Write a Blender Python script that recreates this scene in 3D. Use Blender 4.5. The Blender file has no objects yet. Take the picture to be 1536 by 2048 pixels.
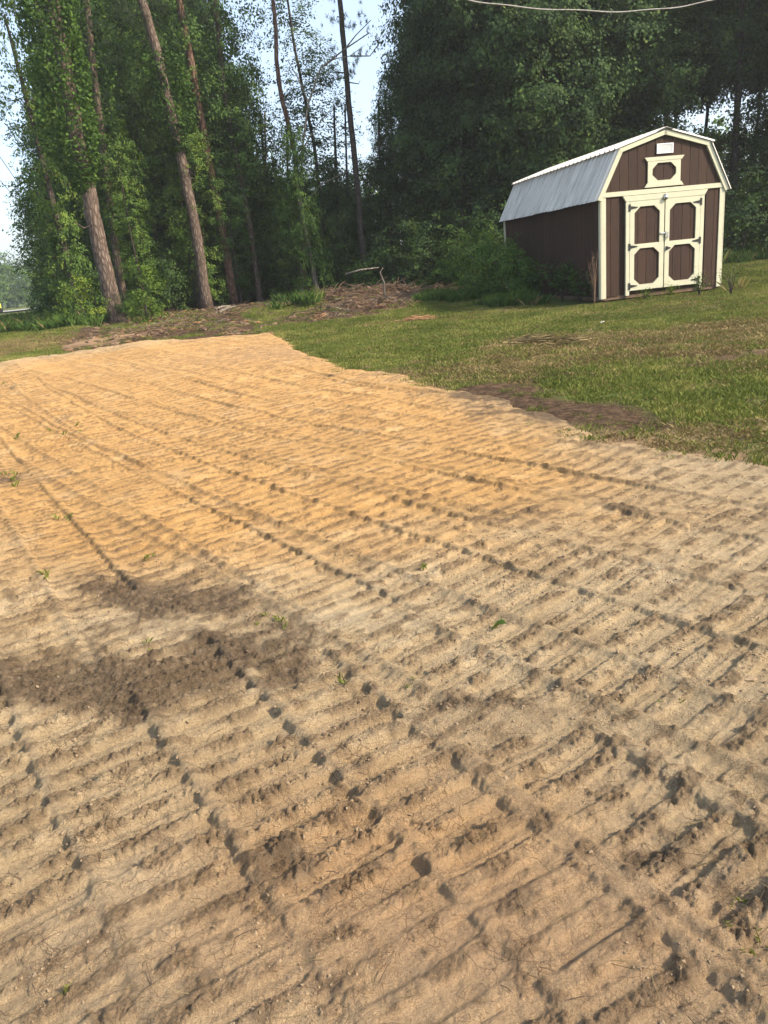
import bpy, bmesh, math, random
import numpy as np
from math import radians as R, sin, cos, pi
random.seed(7); rng = np.random.default_rng(7)
sc = bpy.context.scene
col = sc.collection

# ------------------------------------------------------------------ camera
F, ROLL, CX, CY, EYE = 1500., R(5.7), 768., 1024., 1.5
PITCH = math.atan(490 / F)
cd = bpy.data.cameras.new('camera'); cam = bpy.data.objects.new('camera', cd); col.objects.link(cam)
cd.sensor_fit = 'VERTICAL'; cd.sensor_height = 36; cd.lens = 36 * F / 2048
cd.clip_start = .05; cd.clip_end = 3000
cam.location = (0, 0, EYE)
from mathutils import Matrix, Vector, Euler
cam.rotation_euler = (Matrix.Rotation(pi / 2 - PITCH, 3, 'X') @ Matrix.Rotation(-ROLL, 3, 'Z')).to_euler()
sc.camera = cam

# ------------------------------------------------------------------ sky, sun, exposure
SUN_AZ, SUN_EL = R(111), R(36)          # compass style: 0 = +y, clockwise; behind the camera to the right
w = bpy.data.worlds.new("World"); sc.world = w; w.use_nodes = True
nt = w.node_tree; bg = nt.nodes['Background']
sky = nt.nodes.new('ShaderNodeTexSky'); sky.sky_type = 'NISHITA'; sky.sun_disc = False
sky.sun_elevation = SUN_EL; sky.sun_rotation = SUN_AZ
sky.air_density = 1.0; sky.dust_density = 3; sky.ozone_density = 1.5; sky.altitude = 50
veil = nt.nodes.new('ShaderNodeMix'); veil.data_type = 'RGBA'; veil.inputs[0].default_value = .5; veil.inputs[7].default_value = (1.9, 2.15, 2.4, 1)   # humid summer haze over the whole sky
nt.links.new(sky.outputs[0], veil.inputs[6]); nt.links.new(veil.outputs[2], bg.inputs[0]); bg.inputs[1].default_value = .15
sd_ = bpy.data.lights.new('sun', 'SUN'); sun = bpy.data.objects.new('sun', sd_); col.objects.link(sun)
sd_.energy = 2.7; sd_.angle = R(3); sd_.color = (1, .85, .66)
sv = Vector((sin(SUN_AZ) * cos(SUN_EL), cos(SUN_AZ) * cos(SUN_EL), sin(SUN_EL)))
sun.rotation_euler = sv.to_track_quat('Z', 'Y').to_euler()
sc.view_settings.view_transform = 'Standard'; sc.view_settings.look = 'None'
sc.view_settings.exposure = 1.6; sc.view_settings.gamma = 1; sc.view_settings.use_curve_mapping = False
sc.render.engine = 'CYCLES'
sc.cycles.max_bounces = 5; sc.cycles.diffuse_bounces = 3; sc.cycles.glossy_bounces = 2
sc.cycles.transmission_bounces = 3; sc.cycles.transparent_max_bounces = 4

# ------------------------------------------------------------------ numeric helpers
e_ = np.array([cos(ROLL), -sin(ROLL)]); n_ = np.array([sin(ROLL), cos(ROLL)])
def gz(y): return .025 * np.clip(np.asarray(y, float) - 8, 0, 22)
def ray(px, py):
    d = np.array([px - CX, py - CY]); u = d @ e_; v = d @ n_
    return u, F * cos(PITCH) - v * sin(PITCH), -F * sin(PITCH) - v * cos(PITCH)
def hit(px, py):                          # pixel of the photograph -> point on the ground
    a, b, c = ray(px, py); lo, hi = .3, 600
    for _ in range(50):
        m = (lo + hi) / 2
        if EYE + c / b * m > gz(m): lo = m
        else: hi = m
    return a / b * lo, lo
def at(px, py, y):                        # pixel + distance -> point
    a, b, c = ray(px, py); return Vector((a / b * y, y, EYE + c / b * y))

def _h(ix, iy, s):
    n = (ix.astype(np.int64) * 374761393 + iy.astype(np.int64) * 668265263 + s * 974711) & 0x7fffffff
    n = ((n ^ (n >> 13)) * 1274126177) & 0x7fffffff
    return ((n ^ (n >> 16)) & 0xffff) / 65535.
def vn(x, y, s=0):
    x0 = np.floor(x); y0 = np.floor(y); fx = x - x0; fy = y - y0
    fx = fx * fx * (3 - 2 * fx); fy = fy * fy * (3 - 2 * fy)
    a = _h(x0, y0, s); b = _h(x0 + 1, y0, s); c = _h(x0, y0 + 1, s); d = _h(x0 + 1, y0 + 1, s)
    return (a * (1 - fx) + b * fx) * (1 - fy) + (c * (1 - fx) + d * fx) * fy
def fbm(x, y, o=4, s=0):
    t = 0; a = .5
    for i in range(o):
        t = t + a * vn(x, y, s + i * 17); x = x * 2.03 + 5.1; y = y * 2.03 + 1.7; a *= .5
    return t / (1 - .5 ** o)
def sst(a, b, x):
    t = np.clip((x - a) / (b - a), 0, 1); return t * t * (3 - 2 * t)
def poly_sd(x, y, P):                     # signed distance, positive inside
    d = np.full(x.shape, 1e9); ins = np.zeros(x.shape, bool); n = len(P)
    for i in range(n):
        ax, ay = P[i]; bx, by = P[(i + 1) % n]; ex, ey = bx - ax, by - ay
        t = np.clip(((x - ax) * ex + (y - ay) * ey) / (ex * ex + ey * ey), 0, 1)
        d = np.minimum(d, np.hypot(x - ax - t * ex, y - ay - t * ey))
        c = ((ay > y) != (by > y)) & (x < ex * (y - ay) / (ey if abs(ey) > 1e-9 else 1e-9) + ax)
        ins ^= c
    return np.where(ins, d, -d)

def npmesh(name, V, Fc, mat=None, attrs=None, smooth=False):
    """V (n,3), Fc (m,k) constant k"""
    me = bpy.data.meshes.new(name); V = np.asarray(V, np.float32); Fc = np.asarray(Fc, np.int32)
    m, k = Fc.shape
    me.vertices.add(len(V)); me.vertices.foreach_set('co', V.ravel())
    me.loops.add(m * k); me.loops.foreach_set('vertex_index', Fc.ravel())
    me.polygons.add(m); me.polygons.foreach_set('loop_start', np.arange(0, m * k, k, dtype=np.int32))
    if attrs:
        for an, (ty, dom, arr) in attrs.items():
            at_ = me.attributes.new(an, ty, dom)
            at_.data.foreach_set({'FLOAT': 'value', 'INT': 'value', 'FLOAT_VECTOR': 'vector', 'FLOAT_COLOR': 'color'}[ty], np.asarray(arr, np.int32 if ty == 'INT' else np.float32).ravel())
    me.update(calc_edges=True)
    if smooth: me.polygons.foreach_set('use_smooth', np.ones(m, bool))
    if mat: me.materials.append(mat)
    return me
def link(name, me, parent=None):
    o = bpy.data.objects.new(name, me); col.objects.link(o)
    if parent: o.parent = parent
    return o
def tag(o, label=None, cat=None, group=None, kind=None):
    if label: o['label'] = label
    if cat: o['category'] = cat
    if group: o['group'] = group
    if kind: o['kind'] = kind
    return o
def empty(name, loc=(0, 0, 0), rz=0, **k):
    o = bpy.data.objects.new(name, None); col.objects.link(o); o.location = loc; o.rotation_euler.z = rz
    o.empty_display_size = .2
    return tag(o, **k)
class MB:
    def __init__(s): s.v = []; s.f = []
    def quad(s, *p): n = len(s.v); s.v += [tuple(q) for q in p]; s.f.append(tuple(range(n, n + len(p))))
    def box(s, x0, x1, y0, y1, z0, z1):
        n = len(s.v); s.v += [(x, y, z) for z in (z0, z1) for y in (y0, y1) for x in (x0, x1)]
        for f in ((0, 2, 3, 1), (4, 5, 7, 6), (0, 1, 5, 4), (2, 6, 7, 3), (0, 4, 6, 2), (1, 3, 7, 5)): s.f.append(tuple(n + i for i in f))
    def prism(s, P, y0, y1):              # polygon P in xz, extruded along y (P counter-clockwise seen from -y)
        n = len(s.v); k = len(P)
        s.v += [(p[0], y0, p[1]) for p in P] + [(p[0], y1, p[1]) for p in P]
        s.f.append(tuple(n + i for i in range(k))); s.f.append(tuple(n + k + i for i in reversed(range(k))))
        for i in range(k): j = (i + 1) % k; s.f.append((n + j, n + i, n + k + i, n + k + j))
    def tube(s, pts, rad, n=6, jit=0):
        pts = [Vector(p) for p in pts]; base = len(s.v); up = Vector((.3, .9, .1))
        for i, p in enumerate(pts):
            t = (pts[min(i + 1, len(pts) - 1)] - pts[max(i - 1, 0)]).normalized()
            a = t.cross(up).normalized(); b = t.cross(a)
            r = rad[i] if hasattr(rad, '__len__') else rad
            for k in range(n):
                q = r * (1 + (random.uniform(-jit, jit) if jit else 0))
                s.v.append(tuple(p + a * cos(2 * pi * k / n) * q + b * sin(2 * pi * k / n) * q))
        for i in range(len(pts) - 1):
            for k in range(n):
                k2 = (k + 1) % n; s.f.append((base + i * n + k, base + (i + 1) * n + k, base + (i + 1) * n + k2, base + i * n + k2))
        s.f.append(tuple(base + k for k in range(n))); s.f.append(tuple(base + (len(pts) - 1) * n + k for k in reversed(range(n))))
    def mesh(s, name, mat, smooth=False, bevel=0):
        me = bpy.data.meshes.new(name); me.from_pydata(s.v, [], s.f)
        if bevel or True:
            bm = bmesh.new(); bm.from_mesh(me)
            if bevel: bmesh.ops.bevel(bm, geom=[e for e in bm.edges if e.calc_face_angle(0) > .6], offset=bevel, segments=1, affect='EDGES')
            bmesh.ops.recalc_face_normals(bm, faces=bm.faces); bm.to_mesh(me); bm.free()
        me.materials.append(mat)
        if smooth: me.polygons.foreach_set('use_smooth', np.ones(len(me.polygons), bool))
        return me
    def build(s, name, mat, parent=None, smooth=False, bevel=0): return link(name, s.mesh(name, mat, smooth, bevel), parent)

# ------------------------------------------------------------------ materials
def mat(name, rough=.8, spec=.3):
    m = bpy.data.materials.new(name); m.use_nodes = True; t = m.node_tree; p = t.nodes['Principled BSDF']
    p.inputs['Roughness'].default_value = rough; p.inputs['Specular IOR Level'].default_value = spec
    return m, t, p
def N(t, ty, **k):
    n = t.nodes.new(ty)
    for a, b in k.items():
        if a in n.inputs: n.inputs[a].default_value = b
        else: setattr(n, a, b)
    return n
def noise(t, scale, detail=4, rough=.6, vec=None, sc3=None):
    n = N(t, 'ShaderNodeTexNoise', Scale=scale, Detail=detail, Roughness=rough)
    if vec is None: vec = N(t, 'ShaderNodeTexCoord').outputs['Object']
    if sc3:
        mp = N(t, 'ShaderNodeMapping', Scale=sc3); t.links.new(vec, mp.inputs[0]); vec = mp.outputs[0]
    t.links.new(vec, n.inputs['Vector']); return n
def ramp(t, src, stops):
    r = N(t, 'ShaderNodeValToRGB'); el = r.color_ramp.elements
    while len(el) < len(stops): el.new(.5)
    for e, (p, c) in zip(el, stops): e.position = p; e.color = (*c, 1) if len(c) == 3 else c
    t.links.new(src, r.inputs[0]); return r.outputs[0]
def mix(t, fac, a, b, mode='MIX'):
    m = N(t, 'ShaderNodeMix', data_type='RGBA', blend_type=mode)
    for s, v in ((m.inputs[0], fac), (m.inputs[6], a), (m.inputs[7], b)):
        if isinstance(v, (int, float)): s.default_value = v
        elif isinstance(v, tuple): s.default_value = (*v, 1)
        else: t.links.new(v, s)
    return m.outputs[2]
def bump(t, p, src, dist, strength=1.):
    b = N(t, 'ShaderNodeBump', Strength=strength, Distance=dist); t.links.new(src, b.inputs['Height']); t.links.new(b.outputs[0], p.inputs['Normal'])
    return b
def simple(name, c, rough=.7, var=.15, scale=8, spec=.3, bmp=0, bs=40, metal=0, sc3=None):
    m, t, p = mat(name, rough, spec); n = noise(t, scale, 5, sc3=sc3)
    t.links.new(ramp(t, n.outputs[0], [(.3, tuple(v * (1 - var) for v in c)), (.7, tuple(min(1, v * (1 + var)) for v in c))]), p.inputs['Base Color'])
    p.inputs['Metallic'].default_value = metal
    if bmp: bump(t, p, noise(t, bs, 6, .65, sc3=sc3).outputs[0], bmp)
    return m
def leafmat(name, a, b, c=None, trans=.3, scale=1.3):
    m, t, p = mat(name, .7, .18); geo = N(t, 'ShaderNodeNewGeometry')
    n = noise(t, scale, 3, .6, geo.outputs['Position']); oi = N(t, 'ShaderNodeObjectInfo')
    r = N(t, 'ShaderNodeMath', operation='ADD'); rr = N(t, 'ShaderNodeMath', operation='MULTIPLY_ADD')
    rr.inputs[1].default_value = .22; rr.inputs[2].default_value = -.11; t.links.new(oi.outputs['Random'], rr.inputs[0])
    t.links.new(n.outputs[0], r.inputs[0]); t.links.new(rr.outputs[0], r.inputs[1])
    r2 = N(t, 'ShaderNodeMath', operation='MULTIPLY_ADD'); t.links.new(geo.outputs['Random Per Island'], r2.inputs[0]); r2.inputs[1].default_value = .22
    s2 = N(t, 'ShaderNodeMath', operation='ADD'); s2.inputs[1].default_value = -.11; t.links.new(r.outputs[0], s2.inputs[0]); t.links.new(s2.outputs[0], r2.inputs[2])
    cc = ramp(t, r2.outputs[0], [(.3, a), (.62, b), (.78, c or b)])
    t.links.new(cc, p.inputs['Base Color'])
    tr = N(t, 'ShaderNodeBsdfTranslucent'); t.links.new(mix(t, 1., cc, (1., 1.0, .5), 'MULTIPLY'), tr.inputs[0])
    mx = N(t, 'ShaderNodeMixShader'); mx.inputs[0].default_value = trans
    t.links.new(p.outputs[0], mx.inputs[1]); t.links.new(tr.outputs[0], mx.inputs[2])
    t.links.new(mx.outputs[0], t.nodes['Material Output'].inputs[0]); return m
def barkmat(name, a, b, sc=9., zs=.25, dist=.03):
    m, t, p = mat(name, .9, .15); tc = N(t, 'ShaderNodeTexCoord').outputs['Object']
    mp = N(t, 'ShaderNodeMapping', Scale=(1, 1, zs)); t.links.new(tc, mp.inputs[0])
    nz = noise(t, 3, 3, .6, mp.outputs[0]); mxv = mix(t, .12, mp.outputs[0], nz.outputs[1])
    v = N(t, 'ShaderNodeTexVoronoi', feature='DISTANCE_TO_EDGE', Scale=sc); t.links.new(mxv, v.inputs['Vector'])
    n = noise(t, 14, 5, .7, mp.outputs[0])
    c1 = ramp(t, v.outputs[0], [(.0, tuple(x * .45 for x in a)), (.09, a), (.4, b)])
    t.links.new(mix(t, n.outputs[0], c1, mix(t, .5, c1, tuple(x * .6 for x in b))), p.inputs['Base Color'])
    ad = N(t, 'ShaderNodeMath', operation='MULTIPLY_ADD'); ad.inputs[1].default_value = .25; t.links.new(n.outputs[0], ad.inputs[0])
    mn = N(t, 'ShaderNodeMath', operation='MINIMUM'); mn.inputs[1].default_value = .25; t.links.new(v.outputs[0], mn.inputs[0]); t.links.new(mn.outputs[0], ad.inputs[2])
    bump(t, p, ad.outputs[0], dist * 3); return m
M = dict(
    leaf=leafmat('broad_leaf', (.03, .066, .016), (.085, .155, .028), (.18, .25, .045)),
    leaf2=leafmat('dark_leaf', (.022, .048, .015), (.06, .11, .026), (.14, .19, .035), .3),  # darker than broad leaf: shade on the right-hand wood put into the colour
    leaf3=leafmat('bright_leaf', (.045, .085, .012), (.12, .19, .022), (.22, .27, .04), .35),
    ivy=leafmat('ivy_leaf', (.028, .065, .012), (.065, .13, .022), (.12, .19, .035), .3, 3),
    needle=leafmat('pine_needle', (.018, .034, .016), (.04, .065, .024), (.09, .09, .03), .15),
    grass=leafmat('grass_blade', (.075, .10, .02), (.15, .175, .038), (.29, .27, .09), .2, .8),
    drygrass=leafmat('dry_grass', (.13, .10, .045), (.22, .17, .08), (.34, .27, .13), .2, 1.2),
    tallgrass=leafmat('tall_grass_blade', (.03, .065, .012), (.065, .12, .02), (.13, .165, .04), .2, 1),
    bark=barkmat('pine_bark', (.085, .06, .045), (.21, .165, .135), 13, .3, .02),
    bark2=barkmat('grey_bark', (.05, .04, .032), (.12, .10, .085), 16, .4, .012),
    bark3=barkmat('dead_wood', (.14, .12, .095), (.34, .30, .25), 14, .2, .01),
    bark4=barkmat('red_bark', (.09, .05, .035), (.20, .13, .095), 10, .3, .02),
    wood=simple('splintered_wood', (.26, .145, .07), .8, .45, 6, bmp=.01),
    wood2=simple('weathered_stick', (.13, .085, .055), .9, .4, 4, bmp=.01),
    trim=simple('cream_paint', (.50, .49, .36), .55, .06, 5, bmp=.002, bs=60),
    boards=None,
    roof=simple('galvanised_sheet', (.55, .535, .50), .5, .30, 1., .3, metal=0, sc3=(.8, 13, .8)),  # tone streaks up the slope put rib light and shade into the colour
    black=simple('black_iron', (.02, .02, .02), .5, .2, 9),
    steel=simple('zinc_steel', (.55, .55, .55), .3, .1, 9, metal=.9),
    block=simple('concrete_block', (.32, .29, .25), .9, .2, 12, bmp=.01),
    white=simple('white_plastic', (.72, .73, .74), .5, .05, 9),
    cable=simple('cable_sheath', (.34, .32, .29), .6, .35, 20),
    road=simple('worn_asphalt', (.30, .29, .28), .9, .12, 3),
    yellow=simple('yellow_paint', (.62, .68, .02), .4, .05, 3),
)
def boards_mat():
    m, t, p = mat('brown_siding', .75, .25); oi = N(t, 'ShaderNodeObjectInfo')
    n = noise(t, 5, 6, .65, sc3=(6, 6, .5)); n2 = noise(t, 30, 5, .7, sc3=(4, 4, .4))
    c = ramp(t, n.outputs[0], [(.3, (.022, .011, .007)), (.7, (.052, .025, .013))])
    c = mix(t, .25, c, ramp(t, n2.outputs[0], [(.35, (.02, .012, .01)), (.65, (.07, .04, .03))]))
    r = N(t, 'ShaderNodeMapRange'); r.inputs[3].default_value = .82; r.inputs[4].default_value = 1.15; t.links.new(oi.outputs['Random'], r.inputs[0])
    t.links.new(mix(t, 1., c, r.outputs[0], 'MULTIPLY'), p.inputs['Base Color'])
    bump(t, p, n2.outputs[0], .004); return m
M['boards'] = boards_mat()

# ------------------------------------------------------------------ ground layout (world metres)
PAD = [hit(*p) for p in [(0, 728), (100, 715), (200, 698), (300, 686), (400, 681), (545, 672), (620, 712), (700, 731), (800, 745), (860, 766), (1000, 795), (1150, 850), (1300, 888), (1400, 906), (1536, 925)]]
PAD += [(3.3, 4.35), (4.6, 3.7), (6.5, 2.9), (6.5, -1.5), (-4.6, -1.5), (-4.8, 3), (-5.6, 8), (-6.2, 11), (-8.3, 15)]
def pad_sd(x, y):
    return poly_sd(x, y, PAD) + (fbm(x * 2.2, y * 2.2, 3, 3) - .5) * .35
def blob(x, y, px, py, rx, ry, ang=0, pw=2.):   # soft patch centred on a ground point
    cx_, cy_ = hit(px, py) if px is not None else (0, 0)
    a = R(ang); dx = x - cx_; dy = y - cy_; u = dx * cos(a) + dy * sin(a); v = -dx * sin(a) + dy * cos(a)
    return np.exp(-((u / rx) ** 2 + (v / ry) ** 2))
def und(x, y):
    k = sst(6, 16, y)
    z = (fbm(x * .35, y * .35, 3, 9) - .5) * .16 * k + (fbm(x * 1.7, y * 1.7, 3, 19) - .5) * .05 * sst(3, 8, y)
    return z
SHX, SHY = hit(1204, 607)
def mound(x, y):
    m = 0
    for px, py, rx, ry, h in ((660, 611, .9, .5, .22), (765, 600, 1.7, .7, .42), (720, 625, 1.6, .6, .22), (300, 672, 1.4, .7, .12), (180, 690, .5, .35, .14), (255, 683, .5, .3, .13), (450, 640, 1.5, .9, .16), (120, 670, 1.2, .8, .14)):
        m = m + h * blob(x, y, px, py, rx, ry)
    return m * (.6 + .9 * fbm(x * 2.5, y * 2.5, 4, 33))
def Gz(x, y):
    x = np.asarray(x, float); y = np.asarray(y, float)
    flat = np.exp(-(((x - SHX - 1) / 3) ** 2 + ((y - SHY - 1) / 5) ** 2))
    return gz(y) + und(x, y) * (1 - .8 * flat) + mound(x, y)
def G1(x, y): return float(Gz(np.array([x]), np.array([y]))[0])
ZB = [hit(*p) for p in [(120, 692), (150, 668), (230, 640), (320, 626), (420, 610), (520, 603), (640, 592), (780, 585), (900, 575), (965, 590), (880, 602), (835, 617), (760, 634), (640, 648), (530, 658), (520, 676), (500, 684), (400, 692), (300, 698), (200, 710), (110, 722)]]
ZG = [hit(*p) for p in [(480, 632), (520, 618), (600, 606), (650, 612), (640, 626), (590, 638), (520, 645)]]
def dirt_zone(x, y):                      # bare brown earth and mulch beyond the pad, dark patches in the lawn
    n = fbm(x * .9, y * .9, 4, 51)
    d = 1.0 * sst(-.5, .5, poly_sd(x, y, ZB)) - 1.1 * sst(-.3, .4, poly_sd(x, y, ZG)) \
        + 1.2 * blob(x, y, 985, 782, .8, .6, 125) + 1.1 * blob(x, y, 1120, 822, 1.0, .5, 135) + .85 * blob(x, y, 1270, 852, .7, .4, 135) \
        + .75 * blob(x, y, 1180, 660, 1.5, .8, 10) + .62 * blob(x, y, 1300, 700, 1.8, .7, 10) + .75 * blob(x, y, 1480, 712, 2.2, .5, 12) + .6 * blob(x, y, 1500, 560, 3, 2.) + .5 * blob(x, y, 1440, 800, .9, .4, 0) \
        + .9 * sst(33, 40, y) * (x > -14)
    return sst(.5, .85, d + (n - .5) * .8)
def dry_zone(x, y):
    n = fbm(x * .6, y * .6, 4, 77)
    d = .36 * sst(-1, 5, x) + 1.1 * blob(x, y, 30, 695, 5, 2.6) + .8 * blob(x, y, 1250, 700, 4.5, 1.5, 10) + .7 * blob(x, y, 1050, 685, 1.5, .9) + .5 * blob(x, y, 1440, 870, 1.2, .6) + .5 * blob(x, y, 900, 640, 3, 1.2)
    return sst(.35, .9, d + (n - .5) * .9)

# ------------------------------------------------------------------ ground sheet
def axis(fine0, fine1, step, lo, hi, g=1.18):
    a = list(np.arange(fine0, fine1 + 1e-6, step)); s = step; p = fine1
    while p < hi: s *= g; p += s; a.append(p)
    s = step; p = fine0
    while p > lo: s *= g; p -= s; a.insert(0, p)
    return np.array(a)
def build_ground():
    xs = axis(-13, 15, .16, -900, 900); ys = axis(4, 34, .16, -60, 1500)
    X, Y = np.meshgrid(xs, ys); sd = pad_sd(X, Y)
    Z = Gz(X, Y) - .12 * sst(.12, .7, sd) - .05 * sst(-.1, .2, sd) + (fbm(X * 5, Y * 5, 3, 8) - .5) * .03 * (dirt_zone(X, Y))
    fr = (X > -13) & (X < 15) & (Y > 4) & (Y < 34)
    Z = Z - .015 * (~fr)
    nx, ny = len(xs), len(ys); V = np.stack([X, Y, Z], -1).reshape(-1, 3)
    i = np.arange(nx - 1)[None, :] + nx * np.arange(ny - 1)[:, None]
    Fc = np.stack([i, i + 1, i + nx + 1, i + nx], -1).reshape(-1, 4)
    m, t, p = mat('lawn_earth', .95, .1)
    a = N(t, 'ShaderNodeAttribute', attribute_name='dirt'); b = N(t, 'ShaderNodeAttribute', attribute_name='dry')
    n1 = noise(t, 1.1, 5, .65); n2 = noise(t, 9, 6, .7); n3 = noise(t, 45, 5, .7)
    g = ramp(t, n1.outputs[0], [(.3, (.04, .065, .015)), (.5, (.085, .12, .025)), (.7, (.13, .15, .04))])
    g = mix(t, .5, g, ramp(t, n3.outputs[0], [(.35, (.045, .06, .016)), (.65, (.15, .17, .05))]))
    dr = ramp(t, n3.outputs[0], [(.35, (.13, .1, .05)), (.5, (.24, .18, .09)), (.68, (.4, .32, .17))])
    di = ramp(t, n2.outputs[0], [(.32, (.028, .018, .011)), (.5, (.07, .045, .028)), (.66, (.15, .10, .06))])
    di = mix(t, ramp(t, n3.outputs[0], [(.58, (0, 0, 0)), (.68, (1, 1, 1))]), di, (.34, .2, .11))
    c = mix(t, b.outputs['Fac'], g, dr); c = mix(t, a.outputs['Fac'], c, di)
    sd2 = N(t, 'ShaderNodeAttribute', attribute_name='spill'); c = mix(t, sd2.outputs['Fac'], c, mix(t, n3.outputs[0], (.20, .125, .07), (.40, .27, .16)))
    t.links.new(c, p.inputs['Base Color']); bump(t, p, n3.outputs[0], .04)
    me = npmesh('ground', V, Fc, m, dict(dirt=('FLOAT', 'POINT', dirt_zone(X, Y)), dry=('FLOAT', 'POINT', dry_zone(X, Y)), spill=('FLOAT', 'POINT', np.maximum(sst(-.35, .05, sd + .9 * (fbm(X * 2.5, Y * 2.5, 4, 16) - .5)) * (1 - dirt_zone(X, Y)), sst(.25, .7, (blob(X, Y, 175, 690, .9, .5) + blob(X, Y, 245, 683, .8, .45)) * (.5 + fbm(X * 2, Y * 2, 3, 6)))))), True)
    tag(link('ground', me), kind='structure')
build_ground()

# ------------------------------------------------------------------ dirt pad with machine tracks
PASSES = []      # x at y=3, slope dx/dy, curvature, width, y-range, pitch, depth
def P(x3, a, b=0., w=.40, y0=-2, y1=22, pitch=.125, dep=1., br=.5): PASSES.append((x3, a, b, w, y0, y1, pitch, dep, br))
pr = random.Random(5)
for k in range(46):                      # older passes over the whole pad
    x3 = -4.5 + k * .40 + pr.uniform(-.12, .12)
    P(x3, -.70 + pr.uniform(-.06, .06), pr.uniform(-.004, .006), pr.choice([.36, .4, .44]), pitch=pr.choice([.11, .125, .14]), dep=pr.uniform(.5, .95), br=pr.uniform(.35, .75))
pr.shuffle(PASSES)
for k in range(20):                      # fresher parallel lanes over the middle of the pad
    P(-3.7 + k * .455 + pr.uniform(-.03, .03), -.745 + pr.uniform(-.012, .012), .004, .41, pr.uniform(2.2, 3.4) if k < 12 else 0, pr.uniform(8, 15), pr.choice([.13, .14, .15]), pr.uniform(.75, 1.05), pr.uniform(.15, .6))
P(2.55, -.72, .0, .40, 2, 14, .14, .9); P(2.0, -.78, .005, .42, 1, 12, .14, .8)
P(1.21, -.78, .008, .44, .5, 16, .145, 1.05, .45); P(.31, -.75, .006, .30, .5, 13, .13, .9); P(.72, -.75, .01, .38, .5, 14, .145, 1.05, .4)
P(-.05, -.68, .0, .36, 3.2, 15, .10, 1., .2); P(-1.62 + .05, -.54, 0, .42, 1.8, 9, .10, 1.25, .2)
P(-1.15, -.6, 0, .36, 2.8, 10, .10, .8); P(-2.6, -.62, .02, .42, .8, 12, .12, 1.)
P(-.62, -.56, 0, .35, -1, 2.7, .115, 1.4, .35); P(-1.06, -.58, 0, .42, -1, 3.0, .115, 1.4, .3); P(-1.55, -.62, 0, .42, -1, 2.5, .12, 1.2, .5)
P(-2.05, -.66, 0, .42, -1, 2.8, .12, 1.25, .4); P(-.2, -.62, 0, .36, -1, 2.0, .12, 1.25, .5)
def pad_height(x, y):
    n1 = fbm(x * 3, y * 3, 3, 1); n2 = fbm(x * 14, y * 14, 4, 2); n3 = fbm(x * 42, y * 42, 4, 4); wob = (fbm(x * 2.4, y * 2.4, 3, 21) - .5)
    ms = fbm(x * 26, y * 26, 3, 24); m4 = fbm(x * 85, y * 85, 2, 44); big = fbm(x * 1.6, y * 1.6, 3, 27)
    H = (n1 - .5) * .03 + (n2 - .5) * .012
    C = np.zeros_like(x)
    for (x3, a, b, wd, y0, y1, pitch, dep, br) in PASSES:
        q = y - 3; xc = x3 + a * q + b * q * q; sl = a + 2 * b * q; k = np.sqrt(1 + sl * sl)
        d = (x - xc) / k + wob * .028
        sel = (np.abs(d) < wd / 2 + .09) & (y > y0 - .3) & (y < y1 + .3)
        if not sel.any(): continue
        dd = d[sel]; ys = y[sel]; xs = x[sel]; s = (ys + (xs - xc[sel]) * sl[sel] / k[sel] ** 2) * k[sel]
        sn = n2[sel]; s3 = n3[sel]
        ph = s / pitch + (wob[sel]) * .35; fi = np.floor(ph); fr = ph - fi
        hh = _h(fi, np.full_like(fi, int(x3 * 100)), 5)
        rw = .34 + .16 * hh; ridge = sst(.0, .15, fr) * (1 - sst(rw, rw + .18, fr))
        thin = np.exp(-((fr - .78) / .06) ** 2) * .16
        amp = (.55 + .6 * hh) * (1 - br * sst(.42, .62, fbm(xs * 7, ys * 7, 3, int(abs(x3) * 50))))
        amp = amp * (.85 + .4 * (sn - .5))
        rough = np.minimum(1, 5 * np.abs(s3 - .5)) * .55 + np.minimum(1, 5 * np.abs(ms[sel] - .5)) * .45 + np.minimum(1, 4 * np.abs(m4[sel] - .5)) * .3 - .55
        hp = -.021 + (.0245 + .002 * (ys < 3)) * dep * (ridge * amp + thin * (hh > .4)) + rough * .009 * dep * (.08 + .92 * ridge) * sst(.42, .60, .45 * sn + .55 * big[sel] + .06 * br) + (s3 - .5) * .004 + np.minimum(1, 6 * np.abs(s3 - .5)) * .005 * ridge * (ys < 4) + (n1[sel] - .5) * .02
        e = wd / 2; endf = sst(y0 - .25, y0 + .1, ys) * (1 - sst(y1 - .1, y1 + .25, ys))
        mk = (1 - sst(e - .014 - .006 * sst(3.5, 2.5, ys), e + .004, np.abs(dd) + (s3 - .5) * .02)) * endf
        lip = np.exp(-((np.abs(dd) - e - .022) / .02) ** 2) * .007 * dep * (.5 + .7 * sn) * (.85 + .3 * s3) * endf
        base = H[sel] * (1 - .7 * sst(.09, .0, np.abs(dd) - e)) + .005 * sst(.06, .0, np.abs(dd) - e) * endf; H[sel] = base * (1 - mk) + hp * mk + lip * (1 - mk)
        c0 = C[sel]; C[sel] = c0 * (1 - mk) + mk * ridge * sst(.42, .62, sn + .12 * br) + (1 - mk) * np.clip(lip * 30, 0, .6)
    flatp = sst(.52, .68, fbm(x * .9 + 7, y * .9, 3, 29)); H = H * (1 - .55 * flatp) + (n3 - .5) * .004 + (ms - .5) * .003 + (np.abs(m4 - .5)) * .007 * sst(.42, .6, n2) - .004 * np.maximum(0, .10 - np.abs(ms - .5)) / .10 * C * sst(5, 3, y)
    # crumbled scatter
    cl = sst(.60, .74, ms) * sst(.45, .62, n2); H += cl * .006 * (.5 + m4); C = np.clip(C + cl * .8, 0, 1)
    return H, C
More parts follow.
